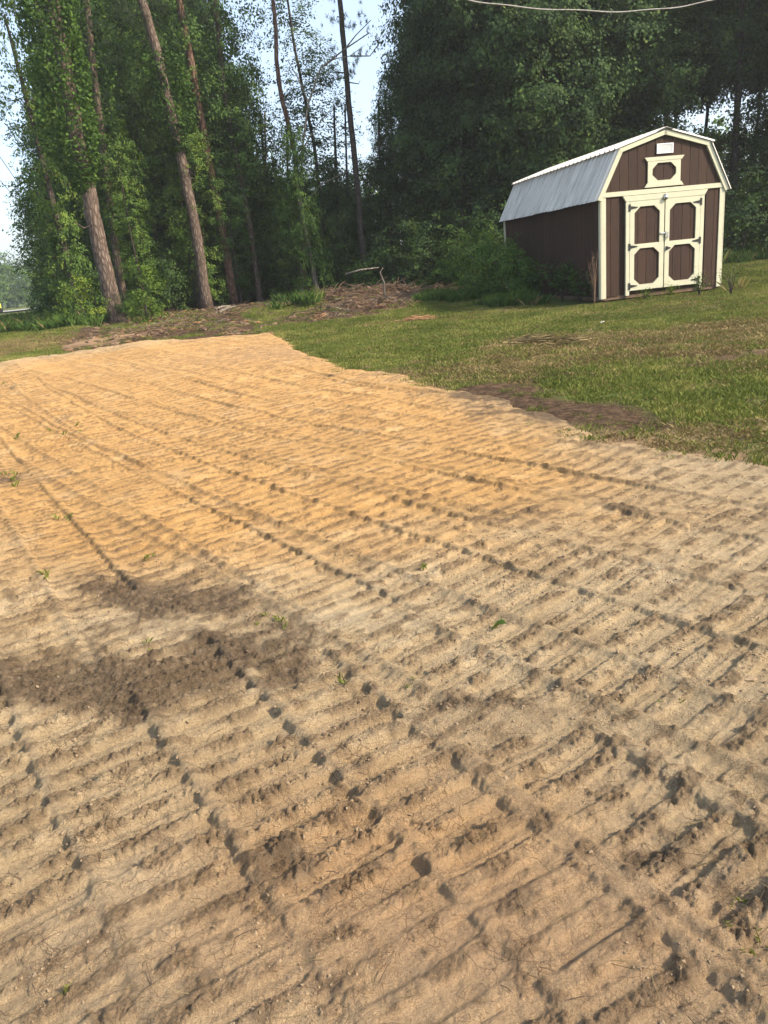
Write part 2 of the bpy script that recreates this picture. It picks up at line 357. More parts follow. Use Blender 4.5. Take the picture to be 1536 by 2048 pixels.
def soil_masks(x, y):
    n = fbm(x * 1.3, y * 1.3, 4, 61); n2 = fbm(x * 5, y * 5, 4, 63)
    org_sun = 1.0 * blob(x, y, 250, 800, 3.8, 4.5, 30) + .9 * blob(x, y, 330, 715, 4.5, 3.5) + .5 * blob(x, y, 800, 1720, .6, .35) + .9 * blob(x, y, 560, 850, 2.2, 4, 30) + .8 * blob(x, y, 330, 990, 1.3, 1.9, 30) + .5 * blob(x, y, 860, 920, .9, 1.6, 35)
    org_sun = sst(.15, .95, org_sun + (n - .5) * .4)  # orange sand, with the sunlit patch of the pad put into the colour
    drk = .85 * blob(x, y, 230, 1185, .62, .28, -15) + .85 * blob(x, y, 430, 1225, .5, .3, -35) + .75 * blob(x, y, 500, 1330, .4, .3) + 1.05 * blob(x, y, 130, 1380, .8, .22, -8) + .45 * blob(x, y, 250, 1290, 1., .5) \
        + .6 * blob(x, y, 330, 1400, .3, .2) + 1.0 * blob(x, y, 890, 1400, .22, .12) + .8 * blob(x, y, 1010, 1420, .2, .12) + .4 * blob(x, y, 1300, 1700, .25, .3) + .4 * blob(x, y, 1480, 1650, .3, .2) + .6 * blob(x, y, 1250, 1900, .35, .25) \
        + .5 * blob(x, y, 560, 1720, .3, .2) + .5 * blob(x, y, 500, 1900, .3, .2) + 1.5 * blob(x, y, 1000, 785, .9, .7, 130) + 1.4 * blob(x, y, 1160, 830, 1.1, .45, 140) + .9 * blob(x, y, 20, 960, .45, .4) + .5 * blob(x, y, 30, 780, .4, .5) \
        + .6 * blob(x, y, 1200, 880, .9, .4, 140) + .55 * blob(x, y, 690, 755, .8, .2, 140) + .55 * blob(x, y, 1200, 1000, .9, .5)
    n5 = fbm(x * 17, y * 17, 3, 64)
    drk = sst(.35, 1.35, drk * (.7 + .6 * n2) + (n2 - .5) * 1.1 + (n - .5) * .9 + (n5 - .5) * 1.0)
    drk = np.maximum(drk, np.clip((.16 * sst(3.6, 1.8, y)) + .10 * sst(0, 3, x) * sst(6, 3, y), 0, 1) * (.4 + 1.2 * n2))  # near and right ground darker: tree shade put into the damp soil colour
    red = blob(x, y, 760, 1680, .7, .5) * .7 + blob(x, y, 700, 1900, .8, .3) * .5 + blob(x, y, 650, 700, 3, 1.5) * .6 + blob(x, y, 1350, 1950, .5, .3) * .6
    return org_sun, drk, np.clip(red * .8, 0, 1)
def build_pad():
    ys = list(np.arange(-1.2, .9, .03))
    while ys[-1] < 19.6: y = ys[-1]; ys.append(y + min(.036, max(.0052, y * y / 1350)))
    ys = np.array(ys); nc = 800; t = np.linspace(-1, 1, nc); to = np.linspace(0, 1, 41)[1:] ** 1.6; t = np.concatenate([-1 - to[::-1], t, 1 + to]); nc = len(t)
    Y = np.repeat(ys[:, None], nc, 1); yp = np.maximum(ys, 0)[:, None]; tc_ = np.clip(t, -1, 1)[None, :]; X = tc_ * (1.0 + .56 * yp) + (t[None, :] - tc_) * (5.5 - .08 * yp)
    sd = pad_sd(X, Y); h, c = pad_height(X, Y)
    org_sun, drk, red = soil_masks(X, Y); nn_ = fbm(X * 33, Y * 33, 3, 71); h = h + drk * sst(6, 4, Y) * ((np.abs(nn_ - .5)) * .045 + (fbm(X * 9, Y * 9, 2, 72) - .5) * .02); c = np.clip(c, 0, 1)
    far = sst(9, 15, Y)
    th = .03 + .05 * far
    Z = Gz(X, Y) + np.where(sd > 0, th * sst(-.05, .22, sd), -.5 * np.clip(-sd, 0, .3)) + h * sst(.0, .35, sd + .1) * (1 - .35 * far) - .012
    keep = sd > -.22
    ny, nx = X.shape; i = np.arange(nx - 1)[None, :] + nx * np.arange(ny - 1)[:, None]
    k = keep[:-1, :-1] & keep[1:, 1:] & keep[:-1, 1:] & keep[1:, :-1]; i = i[k]
    Fc = np.stack([i, i + 1, i + nx + 1, i + nx], -1)
    used = np.unique(Fc); mp = np.zeros(nx * ny, np.int64); mp[used] = np.arange(len(used)); Fc = mp[Fc]
    V = np.stack([X, Y, Z], -1).reshape(-1, 3)[used]
    ca = np.stack([org_sun, drk, c, red], -1).reshape(-1, 4)[used]
    m, tr, p = mat('graded_soil', .95, .12)
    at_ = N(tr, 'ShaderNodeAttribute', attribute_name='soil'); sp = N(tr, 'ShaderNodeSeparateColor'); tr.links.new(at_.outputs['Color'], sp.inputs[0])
    n1 = noise(tr, 2.2, 5, .6); n2 = noise(tr, 25, 6, .7); n3 = noise(tr, 120, 5, .75); n4 = noise(tr, 420, 3, .7)
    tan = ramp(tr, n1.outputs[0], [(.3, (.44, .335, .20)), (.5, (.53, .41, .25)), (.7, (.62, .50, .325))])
    orange = ramp(tr, n1.outputs[0], [(.3, (.56, .33, .13)), (.55, (.66, .405, .165)), (.72, (.72, .48, .24))])  # orange sand made brighter and warmer to hold the painted sun patch
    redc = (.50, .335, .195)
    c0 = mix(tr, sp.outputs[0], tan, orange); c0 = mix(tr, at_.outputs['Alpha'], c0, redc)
    crumb = mix(tr, .62, c0, (.16, .11, .068))
    c1 = mix(tr, sp.outputs[2], c0, crumb)
    spk = ramp(tr, n3.outputs[0], [(.30, (.55, .52, .50)), (.5, (1, 1, 1)), (.75, (1.12, 1.12, 1.1))])
    c1 = mix(tr, .9, c1, spk, 'MULTIPLY'); c1 = mix(tr, .6, c1, ramp(tr, n4.outputs[0], [(.33, (.6, .58, .55)), (.5, (1, 1, 1)), (.68, (1.25, 1.25, 1.22))]), 'MULTIPLY')
    c1 = mix(tr, .5, c1, ramp(tr, n2.outputs[0], [(.3, (.72, .70, .68)), (.55, (1, 1, 1)), (.75, (1.15, 1.15, 1.15))]), 'MULTIPLY')
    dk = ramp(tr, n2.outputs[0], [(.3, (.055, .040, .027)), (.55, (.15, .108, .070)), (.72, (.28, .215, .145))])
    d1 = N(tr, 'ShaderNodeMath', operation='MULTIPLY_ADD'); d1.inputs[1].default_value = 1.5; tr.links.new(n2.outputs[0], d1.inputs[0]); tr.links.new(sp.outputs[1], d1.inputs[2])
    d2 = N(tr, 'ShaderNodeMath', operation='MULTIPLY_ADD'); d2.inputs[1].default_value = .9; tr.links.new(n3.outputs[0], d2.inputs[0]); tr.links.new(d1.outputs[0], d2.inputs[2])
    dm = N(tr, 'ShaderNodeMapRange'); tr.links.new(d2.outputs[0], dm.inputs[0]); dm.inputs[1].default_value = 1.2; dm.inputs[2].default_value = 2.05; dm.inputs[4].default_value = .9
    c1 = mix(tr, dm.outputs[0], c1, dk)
    tc = N(tr, 'ShaderNodeTexCoord').outputs['Object']
    wv = mix(tr, .035, tc, noise(tr, 12, 3, .6, tc).outputs[1])
    vo = N(tr, 'ShaderNodeTexVoronoi', feature='DISTANCE_TO_EDGE', Scale=26); tr.links.new(wv, vo.inputs['Vector'])
    cr = ramp(tr, vo.outputs[0], [(0, (0, 0, 0)), (.05, (1, 1, 1))])
    cm = mix(tr, ramp(tr, n1.outputs[0], [(.42, (0, 0, 0)), (.6, (1, 1, 1))]), (1., 1., 1.), cr)
    v2 = N(tr, 'ShaderNodeTexVoronoi', feature='DISTANCE_TO_EDGE', Scale=70); tr.links.new(wv, v2.inputs['Vector'])
    cr2 = ramp(tr, v2.outputs[0], [(0, (.35, .3, .27)), (.07, (1, 1, 1))]); cr1 = ramp(tr, vo.outputs[0], [(0, (.3, .25, .22)), (.035, (1, 1, 1))])
    mk1 = ramp(tr, noise(tr, 4.5, 4, .6, tc).outputs[0], [(.50, (0, 0, 0)), (.60, (1, 1, 1))]); mk2 = ramp(tr, noise(tr, 7, 4, .6, tc).outputs[0], [(.50, (0, 0, 0)), (.62, (1, 1, 1))])
    c1 = mix(tr, mk1, c1, mix(tr, .7, c1, cr1, 'MULTIPLY')); c1 = mix(tr, mk2, c1, mix(tr, .75, c1, cr2, 'MULTIPLY'))
    tr.links.new(c1, p.inputs['Base Color'])
    b1 = N(tr, 'ShaderNodeBump', Strength=.6, Distance=.010); tr.links.new(cm, b1.inputs['Height'])
    b2 = N(tr, 'ShaderNodeBump', Strength=.9, Distance=.026); tr.links.new(n2.outputs[0], b2.inputs['Height']); tr.links.new(b1.outputs[0], b2.inputs['Normal'])
    b3 = N(tr, 'ShaderNodeBump', Strength=1., Distance=.022); tr.links.new(n3.outputs[0], b3.inputs['Height']); tr.links.new(b2.outputs[0], b3.inputs['Normal'])
    b4 = N(tr, 'ShaderNodeBump', Strength=.7, Distance=.004); tr.links.new(n4.outputs[0], b4.inputs['Height']); tr.links.new(b3.outputs[0], b4.inputs['Normal'])
    tr.links.new(b4.outputs[0], p.inputs['Normal'])
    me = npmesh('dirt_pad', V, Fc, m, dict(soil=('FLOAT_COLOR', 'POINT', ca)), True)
    o = tag(link('dirt_pad', me), kind='structure'); print('pad quads', len(Fc)); return m
soil_mat = build_pad()
def padz(x, y):                           # height of the pad at points
    x = np.asarray(x, float); y = np.asarray(y, float)
    h, _ = pad_height(x, y); far = sst(9, 15, y); sd = pad_sd(x, y)
    return Gz(x, y) + (.03 + .05 * far) * sst(-.05, .22, sd) + h * sst(0, .35, sd + .1) * (1 - .35 * far) - .012

# ------------------------------------------------------------------ scattering (geometry nodes over a cloud of points)
def scatter(name, pts, rot, scl, idx, sources, label=None):
    src = bpy.data.collections.new(name + '_sources')
    for i, me in enumerate(sources):
        o = bpy.data.objects.new('%s_piece_%02d' % (name, i), me); src.objects.link(o)
    me = bpy.data.meshes.new(name); n = len(pts)
    me.vertices.add(n); me.vertices.foreach_set('co', np.asarray(pts, np.float32).ravel())
    for an, ty, arr, f in (('rot', 'FLOAT_VECTOR', rot, 'vector'), ('scl', 'FLOAT_VECTOR', scl, 'vector'), ('idx', 'INT', idx, 'value')):
        a = me.attributes.new(an, ty, 'POINT'); a.data.foreach_set(f, np.asarray(arr, np.int32 if ty == 'INT' else np.float32).ravel())
    o = tag(link(name, me), label, kind='stuff')
    ng = bpy.data.node_groups.new(name, 'GeometryNodeTree')
    ng.interface.new_socket('Geometry', in_out='INPUT', socket_type='NodeSocketGeometry'); ng.interface.new_socket('Geometry', in_out='OUTPUT', socket_type='NodeSocketGeometry')
    nd = ng.nodes; L = ng.links.new; gi = nd.new('NodeGroupInput'); go = nd.new('NodeGroupOutput')
    mp = nd.new('GeometryNodeMeshToPoints'); ip = nd.new('GeometryNodeInstanceOnPoints'); ci = nd.new('GeometryNodeCollectionInfo')
    ci.inputs['Collection'].default_value = src; ci.inputs['Separate Children'].default_value = True; ci.inputs['Reset Children'].default_value = True
    def na(nm, ty): a = nd.new('GeometryNodeInputNamedAttribute'); a.data_type = ty; a.inputs[0].default_value = nm; return a.outputs[0]
    L(gi.outputs[0], mp.inputs[0]); L(mp.outputs[0], ip.inputs['Points']); L(ci.outputs[0], ip.inputs['Instance'])
    ip.inputs['Pick Instance'].default_value = True; L(na('idx', 'INT'), ip.inputs['Instance Index'])
    L(na('rot', 'FLOAT_VECTOR'), ip.inputs['Rotation']); L(na('scl', 'FLOAT_VECTOR'), ip.inputs['Scale']); L(ip.outputs[0], go.inputs[0])
    md = o.modifiers.new('scatter', 'NODES'); md.node_group = ng
    return o
def blades(name, m, n, rad, h, wd, lean=.5, seed=1, seg=1):
    g = np.random.default_rng(seed); V = []; Fs = []
    for i in range(n):
        a = g.uniform(0, 2 * pi); r = rad * math.sqrt(g.uniform()); x, y = r * cos(a), r * sin(a)
        b = g.uniform(0, 2 * pi); hh = h * g.uniform(.5, 1.15); l = lean * hh * g.uniform(.2, 1.2); c = g.uniform(0, 2 * pi); wx, wy = cos(c) * wd / 2, sin(c) * wd / 2
        k = len(V)
        V += [(x - wx, y - wy, -.01), (x + wx, y + wy, -.01), (x + cos(b) * l * .4 + wx * .7, y + sin(b) * l * .4 + wy * .7, hh * .6), (x + cos(b) * l, y + sin(b) * l, hh)]
        Fs += [(k, k + 1, k + 2), (k, k + 2, k + 3)]
    return npmesh(name, V, Fs, m)
def cloud(n, x0, x1, y0, y1, dens, seed):
    g = np.random.default_rng(seed); x = g.uniform(x0, x1, n); y = g.uniform(y0, y1, n); d = dens(x, y); k = g.uniform(size=n) < d
    return x[k], y[k], g
def visible(x, y, m=1.5): return (x > -m - .60 * y) & (x < m + .62 * y)
bl = [blades('grass_tuft', M['grass'], 46, .12, .042, .008, 1.0, s) for s in (1, 2, 3)] + [blades('dry_grass_tuft', M['drygrass'], 40, .13, .035, .008, 1.6, s) for s in (4, 5)]
def d_lawn(x, y):
    sd = pad_sd(x, y); return np.clip(visible(x, y) * sst(.28, -.30, sd + .5 * (fbm(x * 4, y * 4, 3, 15) - .5)) * (1 - .92 * dirt_zone(x, y)) * np.clip(1.15 - y / 60, .3, 1), 0, 1) * ~((x > SHX - .9) & (x < SHX + 2.6) & (y > SHY + .2) & (y < SHY + 6))
def sst_(a, b, x): return sst(a, b, x)
x, y, g = cloud(150000, -16, 19, 4, 34, d_lawn, 11)
dz = dry_zone(x, y); dry = g.uniform(size=len(x)) < dz * .75 + .12
idx = np.where(dry, g.integers(3, 5, len(x)), g.integers(0, 3, len(x)))
# index order in the collection is alphabetical: pieces 00..04
s = g.uniform(.6, 1.25, len(x)) * (1 + .5 * sst(14, 26, y)) * (.6 + .9 * fbm(x * .8, y * .8, 3, 5))
scatter('lawn_grass', np.stack([x, y, Gz(x, y) - .005], -1), np.stack([g.uniform(-.1, .1, len(x)), g.uniform(-.1, .1, len(x)), g.uniform(0, 6.28, len(x))], -1), np.stack([s ** .5, s ** .5, s], -1), idx, bl, 'short mown green lawn with dry yellow patches round the shed')
print('lawn tufts', len(x))
tl = [blades('tall_grass_clump', M['tallgrass'], 60, .2, .30, .008, .7, s) for s in (7, 8)] + [blades('straw_clump', M['drygrass'], 18, .2, .34, .003, .8, 9)]
def d_tall(x, y):
    d = blob(x, y, 930, 600, 1.8, 1.5) * 1.2 + blob(x, y, 1080, 605, 1.5, .9) * 1.2 + blob(x, y, 1170, 608, .5, .25) * .9 + 1.1 * blob(x, y, 110, 650, 2.2, 2) + 1.2 * blob(x, y, 190, 655, 1.4, 1.6) + blob(x, y, 60, 645, 4, 2.4) + blob(x, y, 560, 622, 1.8, 1.0) * .35 + blob(x, y, 300, 625, 3, 1.2) * .5 \
        + blob(x, y, 1500, 520, 4, 1.5) * .9 + blob(x, y, 1465, 580, .4, .35) * .5 + .35 * sst(26, 30, y) * (1 - sst(31, 36, y)) + .4 * blob(x, y, 700, 605, 5, .8)
    return np.clip((1 - dirt_zone(x, y)) * sst(.3, 1.0, d + (fbm(x * 1.2, y * 1.2, 3, 88) - .5) * .7) * visible(x, y) * (pad_sd(x, y) < -.15), 0, 1) * ~((x > SHX - .75 - (y - SHY) * .16) & (x < SHX + 2.9) & (y > SHY - .15) & (y < SHY + 6))
x, y, g = cloud(26000, -20, 20, 13, 38, d_tall, 12)
s = g.uniform(.5, 1.2, len(x)) * (1 + .35 * (y > 24))
scatter('tall_grass', np.stack([x, y, Gz(x, y)], -1), np.stack([g.uniform(-.15, .15, len(x)), g.uniform(-.15, .15, len(x)), g.uniform(0, 6.28, len(x))], -1), np.stack([s, s, s], -1), g.choice([0, 0, 0, 0, 0, 0, 1, 1, 1, 1, 1, 1, 2], len(x)), tl, 'unmown tall green grass along the shed and the wood edge')
print('tall', len(x))
# sparse blades, straw and roots lying on the graded soil; loose clods
def bits(name, m, n, rad, ln, wd, seed):
    g = random.Random(seed); b = MB()
    for i in range(n):
        a = g.uniform(0, 6.28); r = rad * g.random() ** .5; p = Vector((r * cos(a), r * sin(a), .004)); q = g.uniform(0, 6.28); l = ln * g.uniform(.4, 1.2)
        d = Vector((cos(q), sin(q), g.uniform(-.02, .16))); p2 = p + d * l * .5 + Vector((g.uniform(-.1, .1) * l, g.uniform(-.1, .1) * l, .1 * l))
        b.tube([p, p2, p + d * l], [wd, wd * .8, wd * .4], 3)
    return b.mesh(name, m)
def clod(name, m, seed, k=2):
    bm = bmesh.new(); bmesh.ops.create_icosphere(bm, subdivisions=k, radius=1); g = random.Random(seed)
    for v in bm.verts:
        n = v.co.normalized(); v.co = n * (.75 + .35 * g.random() + .25 * sin(n.x * 3 + seed) * cos(n.y * 4)); v.co.z *= .62
    me = bpy.data.meshes.new(name); bm.to_mesh(me); bm.free(); me.materials.append(m); return me
m_clod = simple('soil_clod', (.23, .17, .105), .95, .25, 2); m_clodd = simple('dark_soil_clod', (.15, .10, .065), .95, .4, 2)
cl = [clod('clod', m_clod, i) for i in range(3)] + [clod('dark_clod', m_clodd, i) for i in (7, 8)]
def near_x(n, g, y0, y1):
    y = y0 * (y1 / y0) ** g.uniform(size=n); return g.uniform(-1, 1, n) * (.5 + .56 * y), y
g = np.random.default_rng(31); x, y = near_x(26000, g, 1.0, 9)
cm = fbm(x * 3.1, y * 3.1, 3, 90); k = (g.uniform(size=len(x)) < sst(.40, .68, cm)) & (pad_sd(x, y) > .1); x, y = x[k], y[k]
_, drk, _ = soil_masks(x, y); s = .0017 * np.exp(g.exponential(.6, len(x))) ; s = np.clip(s, .0015, .007) * np.clip(y / 2.2, .5, 1) * np.clip(y / 4, 1, 1.15) * (1 - .35 * (y > 4.5))
idx = np.where(g.uniform(size=len(x)) < drk * .8 + .03, g.integers(3, 5, len(x)), g.integers(0, 3, len(x)))
scatter('soil_clods', np.stack([x, y, padz(x, y) + s * .25], -1), g.uniform(0, 6.28, (len(x), 3)) * np.array([.15, .15, 1]), np.stack([s * g.uniform(.8, 1.5, len(x)), s, s], -1), idx, cl, 'loose crumbs of dry soil over the machine tracks')
print('clods', len(x))
st = [bits('straw', M['drygrass'], 3, .05, .06, .0007, 1), bits('root', M['wood2'], 2, .04, .07, .0012, 2), bits('straw', M['drygrass'], 1, .0, .08, .0008, 3)]
gt = [blades('weed_sprig', M['grass'], 7, .02, .026, .0025, 1.4, 5)]
g = np.random.default_rng(32); x, y = near_x(2600, g, 1.0, 6); _, drk, _ = soil_masks(x, y)
k = (g.uniform(size=len(x)) < .18 + .75 * drk) & (pad_sd(x, y) > .05); x, y = x[k], y[k]; s = g.uniform(.4, 1.3, len(x))
scatter('soil_litter', np.stack([x, y, padz(x, y) + .002], -1), np.stack([0 * x, 0 * x, g.uniform(0, 6.28, len(x))], -1), np.stack([s, s, s], -1), g.integers(0, 3, len(x)), st, 'straw and root bits scattered over the graded soil')
SP = [(135, 1040), (130, 1250 - 210), (530, 1245), (560, 1250), (545, 1235), (1005, 1250), (1345, 1410), (75, 1160), (25, 965), (10, 950), (40, 975), (820, 1375), (1490, 1880), (1520, 1920), (1500, 1840), (860, 1135), (290, 1300), (690, 1370), (30, 880), (300, 1115), (130, 860), (150, 872), (15, 770), (145, 2000), (1500, 1940), (1530, 1860)]
xs, ys_ = [], []
g = np.random.default_rng(33)
for p_ in SP:
    cx_, cy_ = hit(*p_)
    for _ in range(2): xs.append(cx_ + g.normal() * .03 * max(1, cy_ / 3)); ys_.append(cy_ + g.normal() * .03 * max(1, cy_ / 3))
x = np.array(xs); y = np.array(ys_); s = g.uniform(.5, 1.3, len(x)) * np.clip(y / 3, .55, 1.6)
scatter('pad_weeds', np.stack([x, y, padz(x, y)], -1), np.stack([0 * x, 0 * x, g.uniform(0, 6.28, len(x))], -1), np.stack([s, s, s], -1), 0 * x, gt, 'few green grass sprigs pushed into the soil')
# mulch and broken sticks on the cleared ground and brush heaps
mu = [bits('mulch', M['wood2'], 14, .25, .3, .012, 5), bits('mulch', M['wood'], 10, .2, .16, .014, 6), clod('earth_lump', m_clodd, 3), bits('twigs', M['bark3'], 7, .3, .45, .008, 8)]
def d_mul(x, y): return np.clip((dirt_zone(x, y) * .35 + 1.1 * blob(x, y, 760, 603, 1.7, .8) + .9 * blob(x, y, 720, 625, 1.8, .7) + .9 * blob(x, y, 655, 611, .9, .5)) * visible(x, y) * (pad_sd(x, y) < -.1) * (y > 11) * (y < 32), 0, 1)
x, y, g = cloud(9000, -14, 16, 11, 33, d_mul, 41)
idx = g.choice([0, 0, 1, 2, 2, 2, 2, 3], len(x)); s = np.where(idx == 2, g.uniform(.04, .11, len(x)), g.uniform(.5, 1.1, len(x)))
scatter('mulch_litter', np.stack([x, y, Gz(x, y) + np.where(idx == 2, 0, .02)], -1), np.stack([g.uniform(-.3, .3, len(x)), g.uniform(-.3, .3, len(x)), g.uniform(0, 6.28, len(x))], -1), np.stack([s, s, s], -1), idx, mu, 'torn roots, chips and earth left by the clearing')

# ------------------------------------------------------------------ shed
def shed():
    az = R(9.4); W, D = 2.74, 6.1
    r = empty('storage_shed', (SHX, SHY, float(gz(SHY)) + .11), az, label='brown barn shed with cream trim, double doors and ribbed metal gambrel roof on the lawn', cat='shed')
    EZ, BZ, PZ = 2.17, 3.18, 3.49; C = W / 2; r.scale = (1.058, 1, .957)
    prof = [(-.10, EZ - .0), (.37, BZ), (C, PZ), (W - .37, BZ), (W + .10, EZ)]
    def top(x):
        for (a, b), (c, d) in zip(prof, prof[1:]):
            if a <= x <= c: return b + (d - b) * (x - a) / (c - a)
    def board(P, y0, y1, parent=r, nm='siding_board'):
        b = MB(); b.prism(P, y0, y1); return b.build(nm, M['boards'], parent)
    # front and back gable boards
    bw = W / 14
    for side, (ya, yb) in (('f', (.0, .016)), ('b', (D - .016, D))):
        for i in range(14):
            x0, x1 = i * bw + .004, (i + 1) * bw - .004; z0 = 0.02
            if side == 'f' and x1 > .58 and x0 < 2.24: z0 = 2.18
            xs = [x0, x1] + [q for q, _ in prof if x0 < q < x1]; xs.sort()
            board([(x0, z0), (x1, z0)] + [(q, top(q) - .03) for q in reversed(xs)], ya, yb)
    for q in (.03, D - .05): b = MB(); b.prism([(.02, .02), (W - .02, .02), (W - .02, 2.1), (W - .38, BZ - .04), (C, PZ - .04), (.38, BZ - .04), (.02, 2.1)], q, q + .02); b.build('wall_sheathing', M['boards'], r)
    n = 30; sw = D / n
    for s, xa, xb in ((0, 0, .016), (1, W - .016, W)):
        for i in range(n):
            b = MB(); b.box(xa, xb, i * sw + .006, (i + 1) * sw - .006, .02, 2.2); b.build('siding_board', M['boards'], r)
    for q in (.02, W - .035): b = MB(); b.box(q, q + .015, .055, D - .055, .02, 2.2); b.build('wall_sheathing', M['boards'], r)
    b = MB(); b.box(0, W, .02, D - .02, -.06, .018); b.box(.1, .2, .05, D - .05, -.14, -.062); b.box(W - .2, W - .1, .05, D - .05, -.14, -.062); b.build('floor_frame', M['wood2'], r)
    # blocks
    for bx, by in ((.12, .12), (W - .15, .14), (.12, 3), (W - .15, 3), (.12, D - .2), (W - .15, D - .2)):
        b = MB(); b.box(bx - .12, bx + .12, by - .16, by + .16, -.26, -.142); b.build('concrete_block', M['block'], r, bevel=.01)
    # corner trims
    for x0, x1 in ((-.014, .085), (W - .085, W + .014)):
        b = MB(); b.box(x0, x1, -.022, -.002, -.02, 2.185); b.build('corner_trim', M['trim'], r, bevel=.003)
        b = MB()
        if x0 < 0: b.box(-.036, -.016, -.022, .08, -.02, 2.14)
        else: b.box(W + .016, W + .036, -.022, .08, -.02, 2.14)
        b.build('corner_trim', M['trim'], r, bevel=.003)
        b = MB()
        if x0 < 0: b.box(-.03, -.002, D - .08, D + .02, -.02, 2.14)
        else: b.box(W + .002, W + .03, D - .08, D + .02, -.02, 2.14)
        b.build('corner_trim', M['trim'], r, bevel=.003)
    b = MB(); b.box(-.03, W + .03, -.032, -.002, 2.19, 2.29); b.build('cross_trim', M['trim'], r, bevel=.003)
    # rake boards follow the gambrel
    def rake(p, q, wd, y0, y1, e0=0, e1=0):
        p, q = Vector((p[0], 0, p[1])), Vector((q[0], 0, q[1])); d = (q - p).normalized(); nn = Vector((d.z, 0, -d.x))
        if nn.z > 0: nn = -nn
        p -= d * e0; q += d * e1; b = MB(); b.prism([(v.x, v.z) for v in (p, q, q + nn * wd, p + nn * wd)], y0, y1); return b.build('rake_board', M['trim'], r, bevel=.003)
    for k in range(4):
        a, c = prof[k], prof[k + 1]
        rake(a, c, .095, -.050 - .004 * (k in (1, 2)), -.002, .02 if k == 0 else .012, .02 if k == 3 else .012)
    # roof: deck, then ribbed sheets
    def slope(a, c, up):
        a2, c2 = Vector((a[0], 0, a[1])), Vector((c[0], 0, c[1])); d = (c2 - a2); L = d.length; d.normalize(); nn = Vector((-d.z, 0, d.x))
        if nn.z < 0: nn = -nn
        nP = 7; pw = (D + .16) / nP
        b = MB(); q = [a2 + nn * .002, c2 + nn * .002]
        for i, yy in ((0, -.05), (1, D + .06)): pass
        b.quad(*[Vector((v.x, yy, v.z)) for v, yy in ((q[0], -.045), (q[1], -.045), (q[1], D + .05), (q[0], D + .05))]); b.build('roof_deck', M['wood2'], r)
        for i in range(nP):
            b = MB(); y0 = -.08 + i * pw; cols = []; hts = []
            for k in range(4):
                s0 = y0 + k * pw / 4
                for o_, h_ in ((0, 0), (.03, 0), (.045, .042), (.07, .042), (.085, 0), (.15, .0), (.155, .004), (.165, 0)): cols.append(s0 + o_ * pw / .88); hts.append(h_)
            cols.append(y0 + pw + .03); hts.append(0)
            A = a2 - d * (.05 if a2.z < c2.z else 0) ; B = c2 + d * (.05 if c2.z < a2.z else 0)
            jj = random.uniform(-.012, .012)
            if a2.z < c2.z: A = A - d * jj
            else: B = B + d * jj
            lift = .012 + (.010 if up else 0) + .002 * (i % 2)
            for cy_, h_ in zip(cols, hts):
                o1 = A + nn * (h_ + lift); o2 = B + nn * (h_ + lift)
                m1 = (o1 + o2) / 2
                b.v += [(o1.x, cy_, o1.z), (m1.x, cy_, m1.z), (o2.x, cy_, o2.z)]
            for k in range(len(cols) - 1):
                for j in range(2): b.f.append((3 * k + j, 3 * k + j + 1, 3 * k + 4 + j, 3 * k + 3 + j))
            b.build('roof_panel', M['roof'], r)
    slope(prof[0], prof[1], 0); slope(prof[3], prof[4], 0); slope((prof[1][0] - .05, prof[1][1] - .024), prof[2], 1); slope(prof[2], (prof[3][0] + .05, prof[3][1] - .024), 1)
    b = MB(); s_ = (PZ - BZ) / (C - .37)
    b.prism([(C - .16, PZ - .16 * s_ + .046), (C, PZ + .046), (C + .16, PZ - .16 * s_ + .046), (C, PZ + .056)][::-1], -.09, D + .1); b.build('ridge_cap', M['roof'], r)
    # double door
    def octo(x0, x1, z0, z1, c, cb=True, ct=True):
        P = []
        P += [(x0 + c, z0), (x1 - c, z0), (x1, z0 + c)] if cb else [(x0, z0), (x1, z0)]
        P += [(x1, z1 - c), (x1 - c, z1), (x0 + c, z1), (x0, z1 - c)] if ct else [(x1, z1), (x0, z1)]
        if cb: P += [(x0, z0 + c)]
        return P
    def frame(x0, x1, z0, z1, holes, y0, y1):
        bm = bmesh.new(); ps = [[(x0, z0), (x1, z0), (x1, z1), (x0, z1)]] + holes; ed = []
        for P_ in ps:
            vs = [bm.verts.new((a, y0, z)) for a, z in P_]; ed += [bm.edges.new((vs[i], vs[(i + 1) % len(vs)])) for i in range(len(vs))]
        bmesh.ops.triangle_fill(bm, edges=ed, use_beauty=True)
        ret = bmesh.ops.extrude_face_region(bm, geom=bm.faces[:]); bmesh.ops.translate(bm, vec=(0, y1 - y0, 0), verts=[v for v in ret['geom'] if isinstance(v, bmesh.types.BMVert)])
        bmesh.ops.recalc_face_normals(bm, faces=bm.faces); me = bpy.data.meshes.new('frame'); bm.to_mesh(me); bm.free(); me.materials.append(M['trim']); return me
    b = MB(); b.box(.56, 2.26, .004, .02, .08, 2.1); b.build('door_opening', M['black'], r)
    dz0, dz1 = .105, 2.055
    for k, (x0, x1) in enumerate(((.605, 1.375), (1.40, 2.20))):
        d = MB(); nb = 4; dw = (x1 - x0) / nb; first = None
        root = link('door', frame(x0, x1, dz0, dz1, [octo(x0 + .10, x1 - .10, 1.13, dz1 - .12, .13, cb=False), octo(x0 + .10, x1 - .10, dz0 + .12, 1.03, .13)], -.052, -.022), r)
        for i in range(nb): board([(x0 + i * dw + .004, dz0 + .01), (x0 + (i + 1) * dw - .004, dz0 + .01), (x0 + (i + 1) * dw - .004, dz1 - .01), (x0 + i * dw + .004, dz1 - .01)], -.021, -.006, root, 'door_board')
        hx = x0 if k == 0 else x1; sg = 1 if k == 0 else -1
